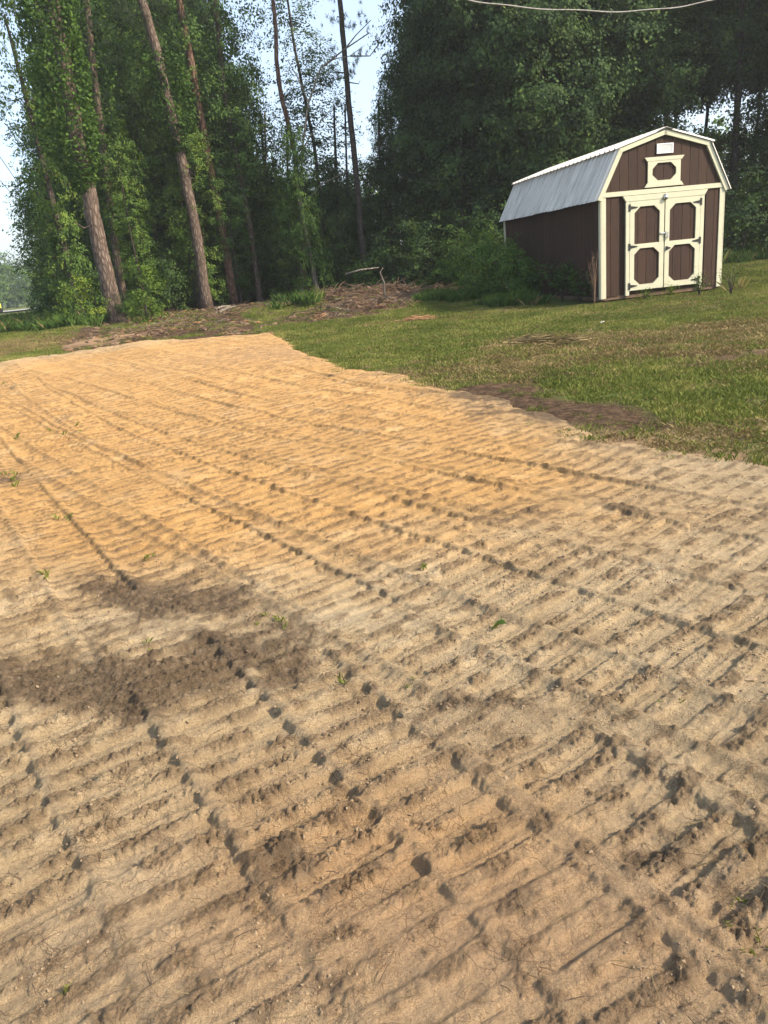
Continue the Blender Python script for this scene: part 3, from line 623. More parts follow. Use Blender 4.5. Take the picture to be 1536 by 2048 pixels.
        for hz in (dz0 + .10, 1.08, dz1 - .13):
            b = MB(); b.prism([(hx - .03, hz - .075), (hx + .012, hz - .075), (hx + .012, hz + .075), (hx - .03, hz + .075)] if k == 0 else [(hx - .012, hz - .075), (hx + .03, hz - .075), (hx + .03, hz + .075), (hx - .012, hz + .075)], -.062, -.053)
            P_ = [(hx + sg * .014, hz - .035), (hx + sg * .17, hz - .008), (hx + sg * .17, hz + .008), (hx + sg * .014, hz + .035)]
            b.prism(P_ if sg > 0 else P_[::-1], -.062, -.053); b.build('hinge', M['black'], root)
    for x0, x1 in ((.515, .598), (2.205, 2.29)):
        b = MB(); b.box(x0, x1, -.05, -.002, .0, 2.055); b.build('door_casing', M['trim'], r, bevel=.003)
    b = MB(); b.prism([(.515, 2.06), (2.29, 2.06), (2.36, 2.18), (.445, 2.18)], -.056, -.002); b.build('door_header', M['trim'], r, bevel=.003)
    b = MB(); b.box(1.29, 1.47, -.075, -.055, 1.30, 1.335); b.box(1.40, 1.43, -.09, -.076, 1.27, 1.36); b.box(1.43, 1.475, -.1, -.076, 1.20, 1.275); b.build('latch', M['steel'], r, bevel=.003)
    b = MB(); b.tube([(1.452, -.088, 1.27), (1.452, -.088, 1.335), (1.415, -.088, 1.335), (1.415, -.088, 1.30)], .006, 6); b.build('padlock_shackle', M['steel'], r)
    b = MB(); b.box(1.425, 1.455, -.075, -.053, .93, 1.02); b.prism([(1.457, .945), (1.53, .965), (1.53, .985), (1.457, 1.005)], -.066, -.054); b.build('bolt_handle', M['black'], r)
    b = MB(); b.tube([(1.387, -.06, 2.05), (1.387, -.075, 2.1), (1.387, -.075, 2.14)], [.055, .05, .022], 10); b.tube([(1.387, -.075, 2.13), (1.387, -.075, 2.17)], [.018, .012], 8); b.build('door_catch', M['steel'], r, smooth=True)
    # loft frame with flared head and sill
    wx0, wx1, wz0, wz1 = 1.005, 1.735, 2.405, 2.865
    wf = link('loft_frame', frame(wx0, wx1, wz0, wz1, [octo(wx0 + .1, wx1 - .1, wz0 + .05, wz1 - .045, .12)], -.03, -.003), r)
    b = MB(); b.prism([(wx0 - .02, wz1 + .001), (wx1 + .02, wz1 + .001), (wx1 + .075, wz1 + .08), (wx0 - .075, wz1 + .08)], -.036, -.003); b.build('frame_head', M['trim'], wf, bevel=.003)
    b = MB(); b.prism([(wx0 - .075, wz0 - .085), (wx1 + .075, wz0 - .085), (wx1 + .02, wz0 - .001), (wx0 - .02, wz0 - .001)], -.036, -.003); b.build('frame_sill', M['trim'], wf, bevel=.003)
    # gable vent
    v = MB(); x0, x1, z0, z1 = 1.20, 1.565, 3.01, 3.215
    for a in ((x0, x1, z0, z0 + .025), (x0, x1, z1 - .025, z1), (x0, x0 + .025, z0 + .026, z1 - .026), (x1 - .025, x1, z0 + .026, z1 - .026)): v.box(a[0], a[1], -.026, -.003, a[2], a[3])
    v.box(x0 + .02, x1 - .02, -.006, -.002, z0 + .02, z1 - .02)
    vo = v.build('gable_vent', M['white'], r)
    for i in range(9):
        b = MB(); zz = z0 + .032 + i * .0160; b.quad((x0 + .027, -.008, zz + .016), (x1 - .027, -.008, zz + .016), (x1 - .027, -.022, zz), (x0 + .027, -.022, zz)); b.build('louvre', M['white'], vo)
    return r
shed()

# ------------------------------------------------------------------ vegetation meshes
def leaf_quads(c, nrm_up, size, g, asp=1.5, pref=None):
    """n leaves at positions c (n,3): flat rhombi"""
    n = len(c); d = g.normal(size=(n, 3)); nv = g.normal(size=(n, 3)); nv[:, 2] = np.abs(nv[:, 2]) + nrm_up
    if pref is not None: nv = nv * .45 + pref
    nv /= np.linalg.norm(nv, axis=1)[:, None]; d -= nv * (d * nv).sum(1)[:, None]; d /= np.linalg.norm(d, axis=1)[:, None]; s = np.cross(nv, d)
    L = (size * g.uniform(.6, 1.3, n))[:, None]; Wd = L / asp
    return np.stack([c - d * L / 2, c + s * Wd / 2 + nv * L * .06, c + d * L / 2, c - s * Wd / 2 + nv * L * .06], 1).reshape(-1, 3)
def crown(name, m, prof, nclump, nleaf, size, rc=(.45, .9), seed=1, up=.5, droop=.3, shell=.5, flat=.55, gaps=.0, asp=1.5):
    """prof: list of (z, radius). Leaf clumps are set out through the volume, denser towards the outside; each clump is a fan of leafy twigs."""
    g = np.random.default_rng(seed); pz = np.array([p[0] for p in prof]); prr = np.array([p[1] for p in prof]); cs = []; lobes = g.uniform(0, 6.28, 5)
    zz = g.uniform(pz[0], pz[-1], nclump * 4); keep = g.uniform(size=len(zz)) < (np.interp(zz, pz, prr) / prr.max()) ** 1.3; zz = zz[keep][:nclump]
    C_ = []; Q_ = []
    for z in zz:
        a = g.uniform(0, 2 * pi); rr = np.interp(z, pz, prr) * (.82 + .28 * sin(2 * a + lobes[0] + z * .5) + .14 * sin(5 * a + lobes[1] + z * 1.7)) * g.uniform(0, 1) ** shell
        r = g.uniform(*rc); n = int(nleaf * g.uniform(.5, 1.4) * (r / rc[1]) ** 1.5)
        out = np.array([cos(a), sin(a), -droop * .5]); k = 5
        ctr = np.array([cos(a) * rr, sin(a) * rr, z]); cs.append(ctr)
        tw = g.normal(size=(k, 3)) * np.array([1, 1, flat]) + out * .9; tw[:, 2] -= droop * .4; tw /= np.linalg.norm(tw, axis=1)[:, None]
        ti = g.integers(0, k, n); u = g.uniform(0, 1, n) ** .7
        p = ctr + tw[ti] * (u * r)[:, None] + g.normal(size=(n, 3)) * (.10 + .16 * (1 - u))[:, None] * r * np.array([1, 1, .7]); p[:, 2] -= droop * u * u * r * .5
        C_.append(p); q = p - ctr + out * .35 * r; q[:, 2] += .25 * r; q /= np.linalg.norm(q, axis=1)[:, None] + 1e-6; Q_.append(q)
    c = np.concatenate(C_); V = leaf_quads(c, up, size, g, asp, np.concatenate(Q_))
    me = npmesh(name, V, np.arange(len(V)).reshape(-1, 4), m); return me, cs
def needle_crown(name, m, prof, nb, tufts, seed=1, ln=.22, per=26):
    g = np.random.default_rng(seed); V = []; pz = [p[0] for p in prof]; prr = [p[1] for p in prof]; cs = []; b = MB()
    for i in range(nb):
        z = g.uniform(pz[0], pz[-1]); a = g.uniform(0, 6.28); r = np.interp(z, pz, prr) * g.uniform(.5, 1.1); tip = np.array([cos(a) * r, sin(a) * r, z + r * g.uniform(.0, .35)])
        b.tube([(0, 0, z), tuple(tip * np.array([.5, .5, 1]) - np.array([0, 0, .05 * r])), tuple(tip)], [.045, .025, .01], 4)
        for j in range(tufts):
            u = 1 - .6 * g.uniform() ** 1.6; t = np.array([tip[0] * u, tip[1] * u, z + (tip[2] - z) * u]) + g.normal(size=3) * .22 * r * .5
            d = g.normal(size=(per, 3)) + np.array([cos(a) * .5, sin(a) * .5, .35]); d /= np.linalg.norm(d, axis=1)[:, None]
            s = np.cross(d, g.normal(size=(per, 3))); s /= np.linalg.norm(s, axis=1)[:, None]; L = ln * g.uniform(.7, 1.2, per)[:, None]
            V.append(np.stack([t + s * .007, t - s * .007, t + d * L], 1).reshape(-1, 3))
    V = np.concatenate(V); return npmesh(name, V, np.arange(len(V)).reshape(-1, 3), m), b
crowns = {}
def addc(k, *a, **kw): crowns[k] = crown(k, *a, **kw)
addc('tall_a', M['leaf'], [(.6, 1.6), (3, 2.1), (7, 2.4), (11, 2.1), (15, .9)], 440, 210, .115, (.5, 1.1), 1, asp=1.3)
addc('tall_b', M['leaf'], [(2.5, .8), (5, 2.0), (9, 2.3), (14, 1.2)], 320, 210, .115, (.5, 1.1), 2, droop=.5, asp=1.3)
addc('tall_d', M['leaf'], [(1.0, 1.1), (5, 1.7), (9, 1.8), (14, 1.0)], 200, 130, .11, (.4, .9), 14, droop=.5, asp=1.4)
addc('dark_a', M['leaf2'], [(.3, 2.0), (4, 2.6), (8, 2.9), (12, 2.2), (15, 1.)], 500, 230, .115, (.5, 1.2), 3, droop=.6, flat=.4, asp=1.3)
addc('dark_b', M['leaf2'], [(1.5, 2.0), (5, 2.7), (9, 2.8), (15, 1.2)], 440, 230, .115, (.5, 1.2), 4, droop=.45, flat=.35, asp=1.3)
addc('dark_high', M['leaf2'], [(6.9, 1.6), (8.5, 2.7), (11, 2.8), (15, 1.2)], 260, 230, .115, (.5, 1.2), 24, droop=.5, flat=.35, asp=1.3)
addc('mid', M['leaf'], [(.4, 1.0), (2, 1.6), (4, 1.5), (6.2, .6)], 150, 160, .11, (.4, .9), 5)
addc('mid_dark', M['leaf2'], [(.2, 1.2), (2, 1.8), (4, 1.5), (6.2, .6)], 150, 160, .11, (.4, .9), 6)
addc('shrub', M['leaf2'], [(.05, 1.0), (.8, 1.3), (1.8, .9), (2.5, .4)], 46, 75, .09, (.35, .6), 7)
addc('shrub_mid', M['leaf'], [(.05, .8), (.8, 1.1), (1.7, .9), (2.3, .3)], 42, 75, .09, (.3, .6), 8)
addc('shrub_bright', M['leaf3'], [(.1, .5), (.8, .95), (1.5, .8), (2.0, .3)], 34, 75, .085, (.25, .5), 9)
addc('shrub_near', M['ivy'], [(.05, .8), (.8, 1.1), (1.7, .8), (2.2, .3)], 44, 85, .10, (.3, .55), 18, asp=2.2, droop=.5)
addc('airy', M['leaf2'], [(3., 1.7), (6, 1.9), (9, 1.4), (13, .4)], 300, 80, .10, (.4, .9), 10, droop=.1, flat=.15, up=1.2)
addc('far', M['leaf'], [(1.0, 2.6), (4, 3.6), (7, 3.2), (9.5, 1.2)], 80, 70, .34, (1., 1.8), 11)
pine_me, pine_limbs = needle_crown('pine_crown', M['needle'], [(4.5, 1.2), (7, 1.8), (10, 1.7), (14, .6)], 42, 8, 3)
pine2_me, pine2_limbs = needle_crown('pine_crown', M['needle'], [(8.4, 1.3), (10, 1.6), (14, 1.0)], 26, 9, 5)

def trunk_mesh(pts, r0, r1, m, limbs=(), n=10, flare=1.5, name='trunk'):
    b = MB(); k = len(pts); full = [Vector(p) for p in pts]
    # resample
    P_ = []
    for i in range(k - 1):
        for j in range(4): P_.append(full[i].lerp(full[i + 1], j / 4))
    P_.append(full[-1]); q = len(P_); rad = []
    for i, p in enumerate(P_):
        t = i / (q - 1); rr = r0 + (r1 - r0) * t; h = (p - full[0]).length; rr *= 1 + (flare - 1) * math.exp(-h / .35); rad.append(rr * random.uniform(.97, 1.03))
    P_ = [p + Vector((random.uniform(-1, 1) * r0 * .10, 0, 0)) if 0 < i < q - 1 else p for i, p in enumerate(P_)]
    b.tube(P_, rad, n, .04)
    for (p, t, r) in limbs:
        p, t = Vector(p), Vector(t); mid = (p + t) / 2 + Vector((random.uniform(-.2, .2), random.uniform(-.2, .2), random.uniform(-.25, .1)))
        b.tube([p, mid, t], [r, r * .6, r * .25], 5)
    return b.mesh(name, m, smooth=True)
def limbs_for(cs, pts, n, r=.05, seed=1):
    g = random.Random(seed); out = []; pts = [Vector(p) for p in pts]
    for c in g.sample(cs, min(n, len(cs))):
        c = Vector(c); z = max(c.z - .5 - .35 * math.hypot(c.x, c.y), pts[0].z + .3)
        for a, b in zip(pts, pts[1:]):
            if a.z <= z <= b.z: s = a.lerp(b, (z - a.z) / max(1e-6, b.z - a.z)); out.append((s, c, r)); break
    return out
std = {}
def std_tree(key, h, r0, bark, nl=16):
    me, cs = crowns[key]; pts = [(0, 0, -.15), (random.uniform(-.1, .1), 0, h * .3), (random.uniform(-.2, .2), .1, h * .6), (0, 0, h)]
    return trunk_mesh(pts, r0, r0 * .3, M[bark], limbs_for(cs, pts, nl, r0 * .25), 8), me
PROTO = {}
def tree(key, x, y, label, cat='tree', group=None, name=None, h=11, r0=.13, bark='bark2', rz=None, s=1., sz=None, z=None, lean=0):
    if key not in PROTO: PROTO[key] = std_tree(key, h, r0, bark)
    tm, cm_ = PROTO[key]
    o = empty(name or 'broadleaf_tree', (x, y, (G1(x, y) if z is None else z)), random.uniform(0, 6.28) if rz is None else rz, label=label, cat=cat, group=group)
    o.scale = (s, s, sz or s)
    if lean: o.rotation_euler.y = lean
    a = link('trunk', tm, o); c = link('crown', cm_, o); return o
def X(px, y, py=None):                     # world x at distance y for a pixel column near the ground line
    return at(px, py if py is not None else 608 - .1 * px + 30, y).x

def where(px, y, sz=1.):
    w_ = 'at the far right edge of the picture'
    for lim, ph in ((130, 'at the far left edge of the wood'), (190, 'just left of the vine covered pine'), (260, 'behind the vine covered pine'), (330, 'right of the vine covered pine'), (400, 'around the tall leaning pine'), (460, 'beside the straight reddish pine'), (540, 'left of the sky gap'), (600, 'below the crooked snag'), (690, 'below the pale dead tree'), (760, 'at the foot of the slender dark pine'), (830, 'behind the brush pile'), (900, 'right of the brush pile'), (960, 'left of the shed'), (1030, 'at the back end of the shed'), (1110, 'behind the low end of the shed roof'), (1200, 'behind the middle of the shed roof'), (1290, 'behind the shed gable'), (1400, 'under the sky hole right of the gable'), (1500, 'right of the shed'), (1580, 'at the right edge behind the lawn')):
        if px <= lim: w_ = ph; break
    return ('smaller, ' if sz < .8 else 'larger, ' if sz > 1.15 else '') + ('in front, ' if y < 32.4 else '' if y < 40 else 'deep in the wood, ') + w_
# --- trees one can tell apart
def own_tree(name, pix, y, r0, r1, bark, label, crown_=None, nl=0, seed=1, flare=1.4, limbs=(), n=12, cat='tree', dy=0, group=None):
    """pix: trunk centre pixels from base upwards, at distance y"""
    P_ = []
    b0 = at(*pix[0], y); gx = b0.x; base = Vector((gx, y, G1(gx, y) - .12))
    P_ = [base] + [at(*p, y) for p in pix[1:]]
    last = P_[-1] - P_[-2]; last.normalize(); P_.append(P_[-1] + last * 4.0) if pix[-1][1] <= 5 else None
    loc = [p - base for p in P_]
    if name == 'pine_tree':
        limbs = list(limbs)
        for _ in range(11):
            z_ = random.uniform(3, 12); c_ = Vector((np.interp(z_, [p.z for p in loc], [p.x for p in loc]), np.interp(z_, [p.z for p in loc], [p.y for p in loc]), z_)); a_ = random.uniform(0, 6.28); l_ = random.uniform(.35, 1.0); limbs.append((c_, c_ + Vector((cos(a_) * l_, sin(a_) * l_, random.uniform(-.15, .25))), .028))
    o = empty(name, base, 0, label=label, cat=cat, group=group)
    link('trunk', trunk_mesh(loc, r0, r1, M[bark], limbs, n, flare), o)
    return o, loc, base
def follow(me, loc, name, parent, zoff=0, rz=0, s=1):
    """crown mesh sheared to follow a leaning trunk"""
    m2 = me.copy(); n = len(m2.vertices); co = np.empty(n * 3, np.float32); m2.vertices.foreach_get('co', co); co = co.reshape(-1, 3)
    co[:, :2] *= s; c, s_ = cos(rz), sin(rz); co[:, :2] = co[:, :2] @ np.array([[c, s_], [-s_, c]], np.float32); co[:, 2] += zoff
    zs = [p.z for p in loc]; co[:, 0] += np.interp(co[:, 2], zs, [p.x for p in loc]); m2.vertices.foreach_set('co', co.ravel()); m2.update()
    return link(name, m2, parent)
o, loc, b1 = own_tree('pine_tree', [(235, 640), (222, 590), (200, 500), (180, 400), (160, 310), (142, 200), (125, 100), (105, 0)], 27, .28, .19, 'bark', 'thick leaning pine with bare lower trunk and vines above, leftmost trunk at the wood corner', flare=1.5, n=16)
follow(pine2_me, loc, 'crown', o, .8, 1.)
IVYLOC, IVYB = loc, b1
o, loc, b = own_tree('pine_tree', [(248, 598), (232, 500), (215, 370), (200, 250), (185, 120), (172, 0)], 31, .15, .10, 'bark', 'slimmer pine just right of and behind the vine covered one')
follow(pine_me, loc, 'crown', o, .3, 2.)
TL2 = (loc, b)
o, loc, b = own_tree('pine_tree', [(411, 602), (398, 500), (375, 380), (348, 250), (318, 120), (283, 0)], 31, .21, .15, 'bark', 'tall pine leaning left with scaly bark and a few vines, centre of the left group')
follow(pine2_me, loc, 'crown', o, 1.0, 3.)
TL3 = (loc, b)
o, loc, b = own_tree('pine_tree', [(466, 598), (445, 460), (418, 330), (395, 200), (375, 90), (358, 0)], 32.5, .17, .13, 'bark4', 'straight reddish pine with a clean bare trunk up to the top of the picture')
follow(pine2_me, loc, 'crown', o, 1.6, 5.)
o, loc, b = own_tree('broadleaf_tree', [(395, 600), (386, 540), (374, 480), (360, 380)], 33, .13, .08, 'bark2', 'grey trunk close to the left of the tall leaning pine', n=8); follow(crowns['tall_d'][0], loc, 'crown', o, .5)
o, loc, b = own_tree('pine_tree', [(520, 598), (500, 460), (478, 340), (452, 215), (440, 100), (430, 0)], 33.5, .12, .08, 'bark', 'dark pine between the reddish pine and the dead snag'); follow(crowns['tall_d'][0], loc, 'crown', o, 3.5, 1, .9)
o, loc, b = own_tree('dead_tree', [(612, 590), (603, 450), (590, 310), (578, 255), (562, 190), (553, 120), (552, 60), (546, 0)], 33, .10, .07, 'bark4', 'bare crooked reddish snag standing against the sky', limbs=())
o, loc, b = own_tree('dead_tree', [(604, 590), (600, 420), (604, 300), (617, 205), (642, 135), (690, 98), (738, 66)], 32, .06, .02, 'bark3', 'thin pale dead tree bending right against the sky', n=6, limbs=[])
br = MB(); B_ = b
def lp(px, py, y=32): return tuple(at(px, py, y) - B_)
for pts in ([(642, 135), (668, 118), (700, 112), (730, 90)], [(617, 205), (598, 160), (575, 120)], [(690, 98), (712, 70), (742, 40)], [(700, 112), (740, 112), (760, 85)], [(604, 300), (635, 250), (665, 215)], [(600, 420), (640, 370), (700, 340)]):
    br.tube([lp(*p) for p in pts], [.03, .02, .014, .006][:len(pts)], 4)
br.build('branch', M['bark3'], o)
o, loc, b = own_tree('pine_tree', [(737, 585), (722, 470), (712, 340), (700, 230), (690, 120), (680, 0)], 33, .13, .09, 'bark2', 'slender dark pine alone in the sky gap with tufted needles'); follow(pine_me, loc, 'crown', o, 2.6, 1.5, .62)
o, loc, b = own_tree('cedar_tree', [(655, 580), (645, 430), (628, 290), (608, 190), (590, 100), (575, 0)], 38, .10, .04, 'bark2', 'airy cedar with layered flat branches behind the pale dead tree', n=7); follow(crowns['airy'][0], loc, 'crown', o, 1.2, 0, 1.15)
o, loc, b = own_tree('broadleaf_tree', [(636, 590), (625, 530), (612, 470), (600, 400)], 31, .11, .07, 'bark3', 'thin pale trunk with broken bark at the edge of the cleared strip', n=8); follow(crowns['mid'][0], loc, 'crown', o, .2, 2, .55)
o, loc, b = own_tree('pine_tree', [(935, 520), (930, 430), (922, 330), (915, 200), (905, 60), (898, 0)], 31, .13, .10, 'bark2', 'dark straight trunk in front of the yellow-green gap left of the shed', n=8); follow(crowns['dark_b'][0], loc, 'crown', o, 3.0, 2, .8)
o, loc, b = own_tree('pine_tree', [(1466, 480), (1472, 250), (1478, 150), (1482, 0)], 33, .13, .10, 'bark2', 'dark pine trunk showing in the sky gap right of the shed roof', n=8); follow(pine2_me, loc, 'crown', o, 0.6, 2, 1.2)
o, loc, b = own_tree('broadleaf_tree', [(1365, 500), (1350, 300), (1338, 245), (1322, 190), (1300, 120)], 32, .12, .06, 'bark2', 'leaning dark trunk rising just behind the shed ridge', n=8); follow(crowns['airy'][0], loc, 'crown', o, 4.2, 2, 1.2)
# slim trunks in the shade of the wood
for i, (px, y, px2) in enumerate([(440, 39, 400), (482, 37, 470), (548, 41, 520), (575, 38, 575), (500, 44, 470), (680, 40, 668), (700, 45, 690), (765, 36, 757), (800, 40, 780), (855, 39, 846), (352, 40, 320), (425, 46, 410), (458, 36, 440), (980, 38, 975), (1020, 42, 1010), (535, 47, 530)]):
    hy = 608 - .1 * px
    o, loc, b = own_tree('slim_tree', [(px, hy + 25), ((px + px2) / 2, hy - 150), (px2, hy - 330)], y, random.uniform(.06, .12), .05, random.choice(['bark2', 'bark2', 'bark']), ('thin' if px % 2 else 'slim') + ' shaded trunk, ' + where(px, y), n=6, group='slim trunks inside the wood')
    cr = link('crown', crowns['mid'][0], o); zo = -.6 if 530 < px < 790 else 3.5; cr.location = (float(np.interp(zo + 3, [p.z for p in loc], [p.x for p in loc])), 0, zo); cr.scale = (.6, .6, 1); cr.rotation_euler.z = i

# --- masses of crowns
def mass(lst, key, label, group, name='broadleaf_tree', h=11, **kw):
    for (px, y, s) in lst:
        tree(key, X(px, y), y, label + ', ' + where(px, y, s), group=group, name=name, h=h, s=s, **kw)
LB = 'leafy green tree'
mass([(215, 37, .72), (238, 38, .9), (310, 37, .95), (300, 42, 1.1), (250, 45, 1.1), (400, 41, 1.05), (370, 38, .9)], 'tall_a', LB, 'broadleaf trees of the left wood')
mass([(225, 35, .8), (345, 38, 1.0), (440, 44, 1.1), (480, 37, .9), (270, 36, .9)], 'tall_b', LB, 'broadleaf trees of the left wood')
mass([(200, 32, .45), (212, 33, .6), (545, 38, .72), (335, 33.5, .7), (500, 42, .8), (290, 30.4, .5), (420, 31.6, .55), (480, 33, .6), (250, 32.5, .6)], 'tall_d', LB, 'broadleaf trees of the left wood')
LM = 'low leafy tree'
mass([(550, 36, .8), (600, 39, .85), (520, 44, 1.0), (640, 44, .95), (575, 34, .62), (480, 34, .7), (700, 46, .9), (130, 35, .9), (165, 34, 1.1)], 'mid', LM, 'small trees in the middle of the wood', h=5)
mass([(660, 37, .7), (700, 34, .55), (740, 42, .7), (600, 48, 1.), (790, 35, .9), (150, 38, 1.), (480, 50, 1.3), (400, 50, 1.4), (560, 52, 1.4), (690, 54, 1.3), (300, 50, 1.3)], 'mid_dark', LM, 'small trees in the middle of the wood', h=5)
LD = 'dense dark tree'
mass([(945, 35, 1.0), (1010, 31, 1.05), (1180, 33, 1.1), (1610, 32, .95), (1000, 41, 1.1), (1120, 40, 1.15), (1720, 31, 1.15), (1800, 36, 1.2)], 'dark_a', LD, 'dark trees behind the shed')
mass([(925, 33, .85), (1090, 30, 1.0), (1225, 32, 1.), (1660, 38, 1.2), (1030, 37, 1.15), (940, 44, 1.1), (1200, 38, 1.2), (1760, 28, 1.1), (865, 36, .62)], 'dark_b', LD, 'dark trees behind the shed')
mass([(240, 52, 1.2), (330, 55, 1.3), (430, 52, 1.25)], 'tall_a', LB, 'broadleaf trees of the left wood')
mass([(920, 52, 1.2), (1000, 50, 1.3), (1100, 54, 1.3), (1210, 52, 1.2), (1680, 46, 1.2), (1700, 40, 1.3)], 'dark_a', LD, 'dark trees behind the shed')
mass([(1330, 36, 1.), (1460, 34, 1.), (1400, 42, 1.1), (1290, 42, 1.1), (1530, 38, 1.1), (1500, 46, 1.2), (1350, 50, 1.2)], 'dark_high', LD, 'dark trees behind the shed')
mass([(1330, 38, .9), (1410, 36, .85), (1470, 40, .95), (1540, 36, .9), (1290, 40, 1.)], 'mid_dark', LD, 'dark trees behind the shed', h=5)
# shrubs at the wood edge
LS = 'dark shrub'
for px, y, s, k in [(480, 34, .8, 0), (530, 36, .9, 0), (580, 34, .8, 1), (620, 35, .9, 0), (680, 33, .9, 0), (730, 31, .75, 1), (780, 31, 1., 0), (820, 30, 1.1, 0), (860, 29.5, 1.1, 0), (910, 29, 1., 1), (950, 28, 1.0, 0), (1000, 27.5, 1.1, 0), (1150, 30, 1.2, 0), (1490, 27, 1.2, 0), (1540, 28, 1.3, 1), (1600, 27, 1.3, 0), (1470, 31, 1.2, 0), (440, 33, .7, 0), (380, 33.5, .7, 1), (340, 31, .9, 0), (300, 32, 1., 1), (90, 30, .6, 0), (115, 29.5, .75, 1), (150, 30, 1., 0), (190, 29, .9, 1), (1420, 33, 1.3, 0), (130, 34, 1.2, 0), (150, 33, 1.4, 0), (640, 42, 1.5, 0), (560, 42, 1.5, 0), (740, 44, 1.6, 0), (480, 42, 1.5, 0), (840, 40, 1.6, 0)]:
    tree('shrub_mid' if k else 'shrub', X(px, y), y, ('mid green shrub, ' if k else 'dark shrub, ') + where(px, y, s), 'shrub', 'shrubs at the edge of the wood', 'shrub', h=1.4, r0=.03, s=s)
tree('shrub_bright', X(290, 26.2, 600), 26.2, 'round yellow-green bush just right of the vine covered pine', 'bush', None, 'bush', h=1.2, r0=.03, s=1.0, rz=.4)
tree('shrub_bright', X(170, 26.4, 620), 26.4, 'sprawling sunlit bush just left of the vine covered pine', 'bush', None, 'bush', h=1.2, r0=.03, s=.85, rz=2)
tree('shrub_mid', X(255, 26.5, 620), 26.8, 'low leafy bush at the foot of the vine covered pine', 'bush', None, 'bush', h=1.2, r0=.03, s=.5)
tree('shrub_mid', X(1000, 21.5, 560), 21.5, 'green bush crowding the back left corner of the shed', 'bush', None, 'bush', h=1.4, r0=.03, s=.78, rz=1)
tree('shrub_near', X(1035, 20.3, 575), 20.3, 'fuller light green bush against the back half of the shed side wall', 'bush', None, 'bush', h=1.2, r0=.025, s=.62, rz=2)
tree('shrub_near', X(985, 22.5, 560), 22.5, 'light green bush standing between the shed corner and the brush pile', 'bush', None, 'bush', h=1.2, r0=.025, s=.85, rz=3)
tree('shrub_mid', X(950, 24.5, 560), 24.5, 'larger bush farther back to the left of the shed', 'bush', None, 'bush', h=1.4, r0=.03, s=.9, rz=1)
# ivy on the two pines
def ivy(loc, base, z0, z1, r, n, label, seed, side=-.25):
    g = np.random.default_rng(seed); zs = [p.z for p in loc]; z = g.uniform(z0, z1, n); a = g.uniform(0, 6.28, n)
    lump = .5 + 1.1 * fbm(a * 1.1, z * 1.4, 3, seed); rr = r * lump * g.uniform(.5, 1., n) ** .6 * sst(z0 - .2, z0 + 1.6, z)
    rr = .22 + rr; c = np.stack([np.interp(z, zs, [p.x for p in loc]) + np.cos(a) * rr + side * rr, np.sin(a) * rr + np.interp(z, zs, [p.y for p in loc]), z], -1)
    V = leaf_quads(c, .2, .12, g, 1.25); o = link('climbing_vine', npmesh('climbing_vine', V, np.arange(len(V)).reshape(-1, 4), M['ivy'])); o.location = base
    tag(o, label, 'vine')
ivy(IVYLOC, IVYB, 4.3, 15, .62, 17000, 'bright green climbing vine wrapped round the thick leftmost pine', 3)
ivy(TL2[0], TL2[1], 3.2, 12, .38, 3800, 'loose green vine climbing the slimmer pine behind the vine covered one', 6, .1)
ivy(TL3[0], TL3[1], 5.8, 9.0, .5, 2600, 'green climbing vine on the upper part of the centre left pine', 4, .3)
# arching leafy sprays at the left silhouette
def spray(px, py, px2, py2, y, seed, name='hanging_branch'):
    g = np.random.default_rng(seed); a, b = at(px, py, y), at(px2, py2, y); mid = (a + b) / 2 + Vector((0, 0, .25)); P_ = [a, mid, b]; mb = MB(); c = []
    q = [a.lerp(mid, t) for t in (0, .5)] + [mid.lerp(b, t) for t in (0, .5, 1)]
    mb.tube(q, [.03, .025, .018, .012, .005], 4)
    for t in np.linspace(.2, 1, 9):
        p = a.lerp(mid, t * 2) if t < .5 else mid.lerp(b, t * 2 - 1)
        for k in range(3):
            d = Vector((g.normal() * .3 + (b - a).normalized().x * .3, g.normal() * .3, g.normal() * .25 - .15)); mb.tube([p, p + d], [.006, .002], 3)
            for u in np.linspace(.1, 1, 9): c.append(p + d * u + Vector(g.normal(size=3) * .03))
    return mb, np.array([tuple(v) for v in c])
CB = MB(); allc = []
for i, (a_, b_) in enumerate([((95, 215), (12, 205)), ((100, 260), (25, 262)), ((95, 300), (38, 296)), ((110, 350), (62, 338)), ((100, 370), (30, 376)), ((110, 440), (58, 470)), ((115, 460), (78, 492)), ((120, 520), (85, 525)), ((105, 150), (45, 165)), ((100, 400), (55, 402)), ((120, 560), (80, 548))]):
    mb, c = spray(*a_, *b_, 29, 50 + i); k = len(CB.v); CB.v += mb.v; CB.f += [tuple(i_ + k for i_ in f) for f in mb.f]; allc.append(c)
c = np.concatenate(allc); g = np.random.default_rng(3); bx = X(160, 29); base = Vector((bx, 29, G1(bx, 29)))
o = empty('broadleaf_tree', base, 0, label='tree at the left edge of the wood with long arching sprays against the sky', cat='tree')
CB.v = [tuple(Vector(v) - base) for v in CB.v]
CB.tube([(0, 0, -.1), (-.1, 0, 3), (-.2, 0, 6), (-.4, 0, 10)], [.14, .12, .09, .04], 7); CB.build('trunk', M['bark2'], o)
V = leaf_quads(c - np.array(base), .3, .095, g); link('sprays', npmesh('sprays', V, np.arange(len(V)).reshape(-1, 4), M['leaf']), o)
follow(crowns['tall_d'][0], [Vector((0, 0, 0)), Vector((-.1, 0, 6)), Vector((-.3, 0, 16))], 'crown', o, .2, 1, .62)
# pine boughs at the top left corner
o, loc, b = own_tree('pine_tree', [(175, 605), (142, 400), (108, 200), (88, 80), (72, 0)], 33, .16, .12, 'bark2', 'dark needled pine at the far left top of the wood', n=8); follow(pine_me, loc, 'crown', o, 2.6, 2.2, .8)

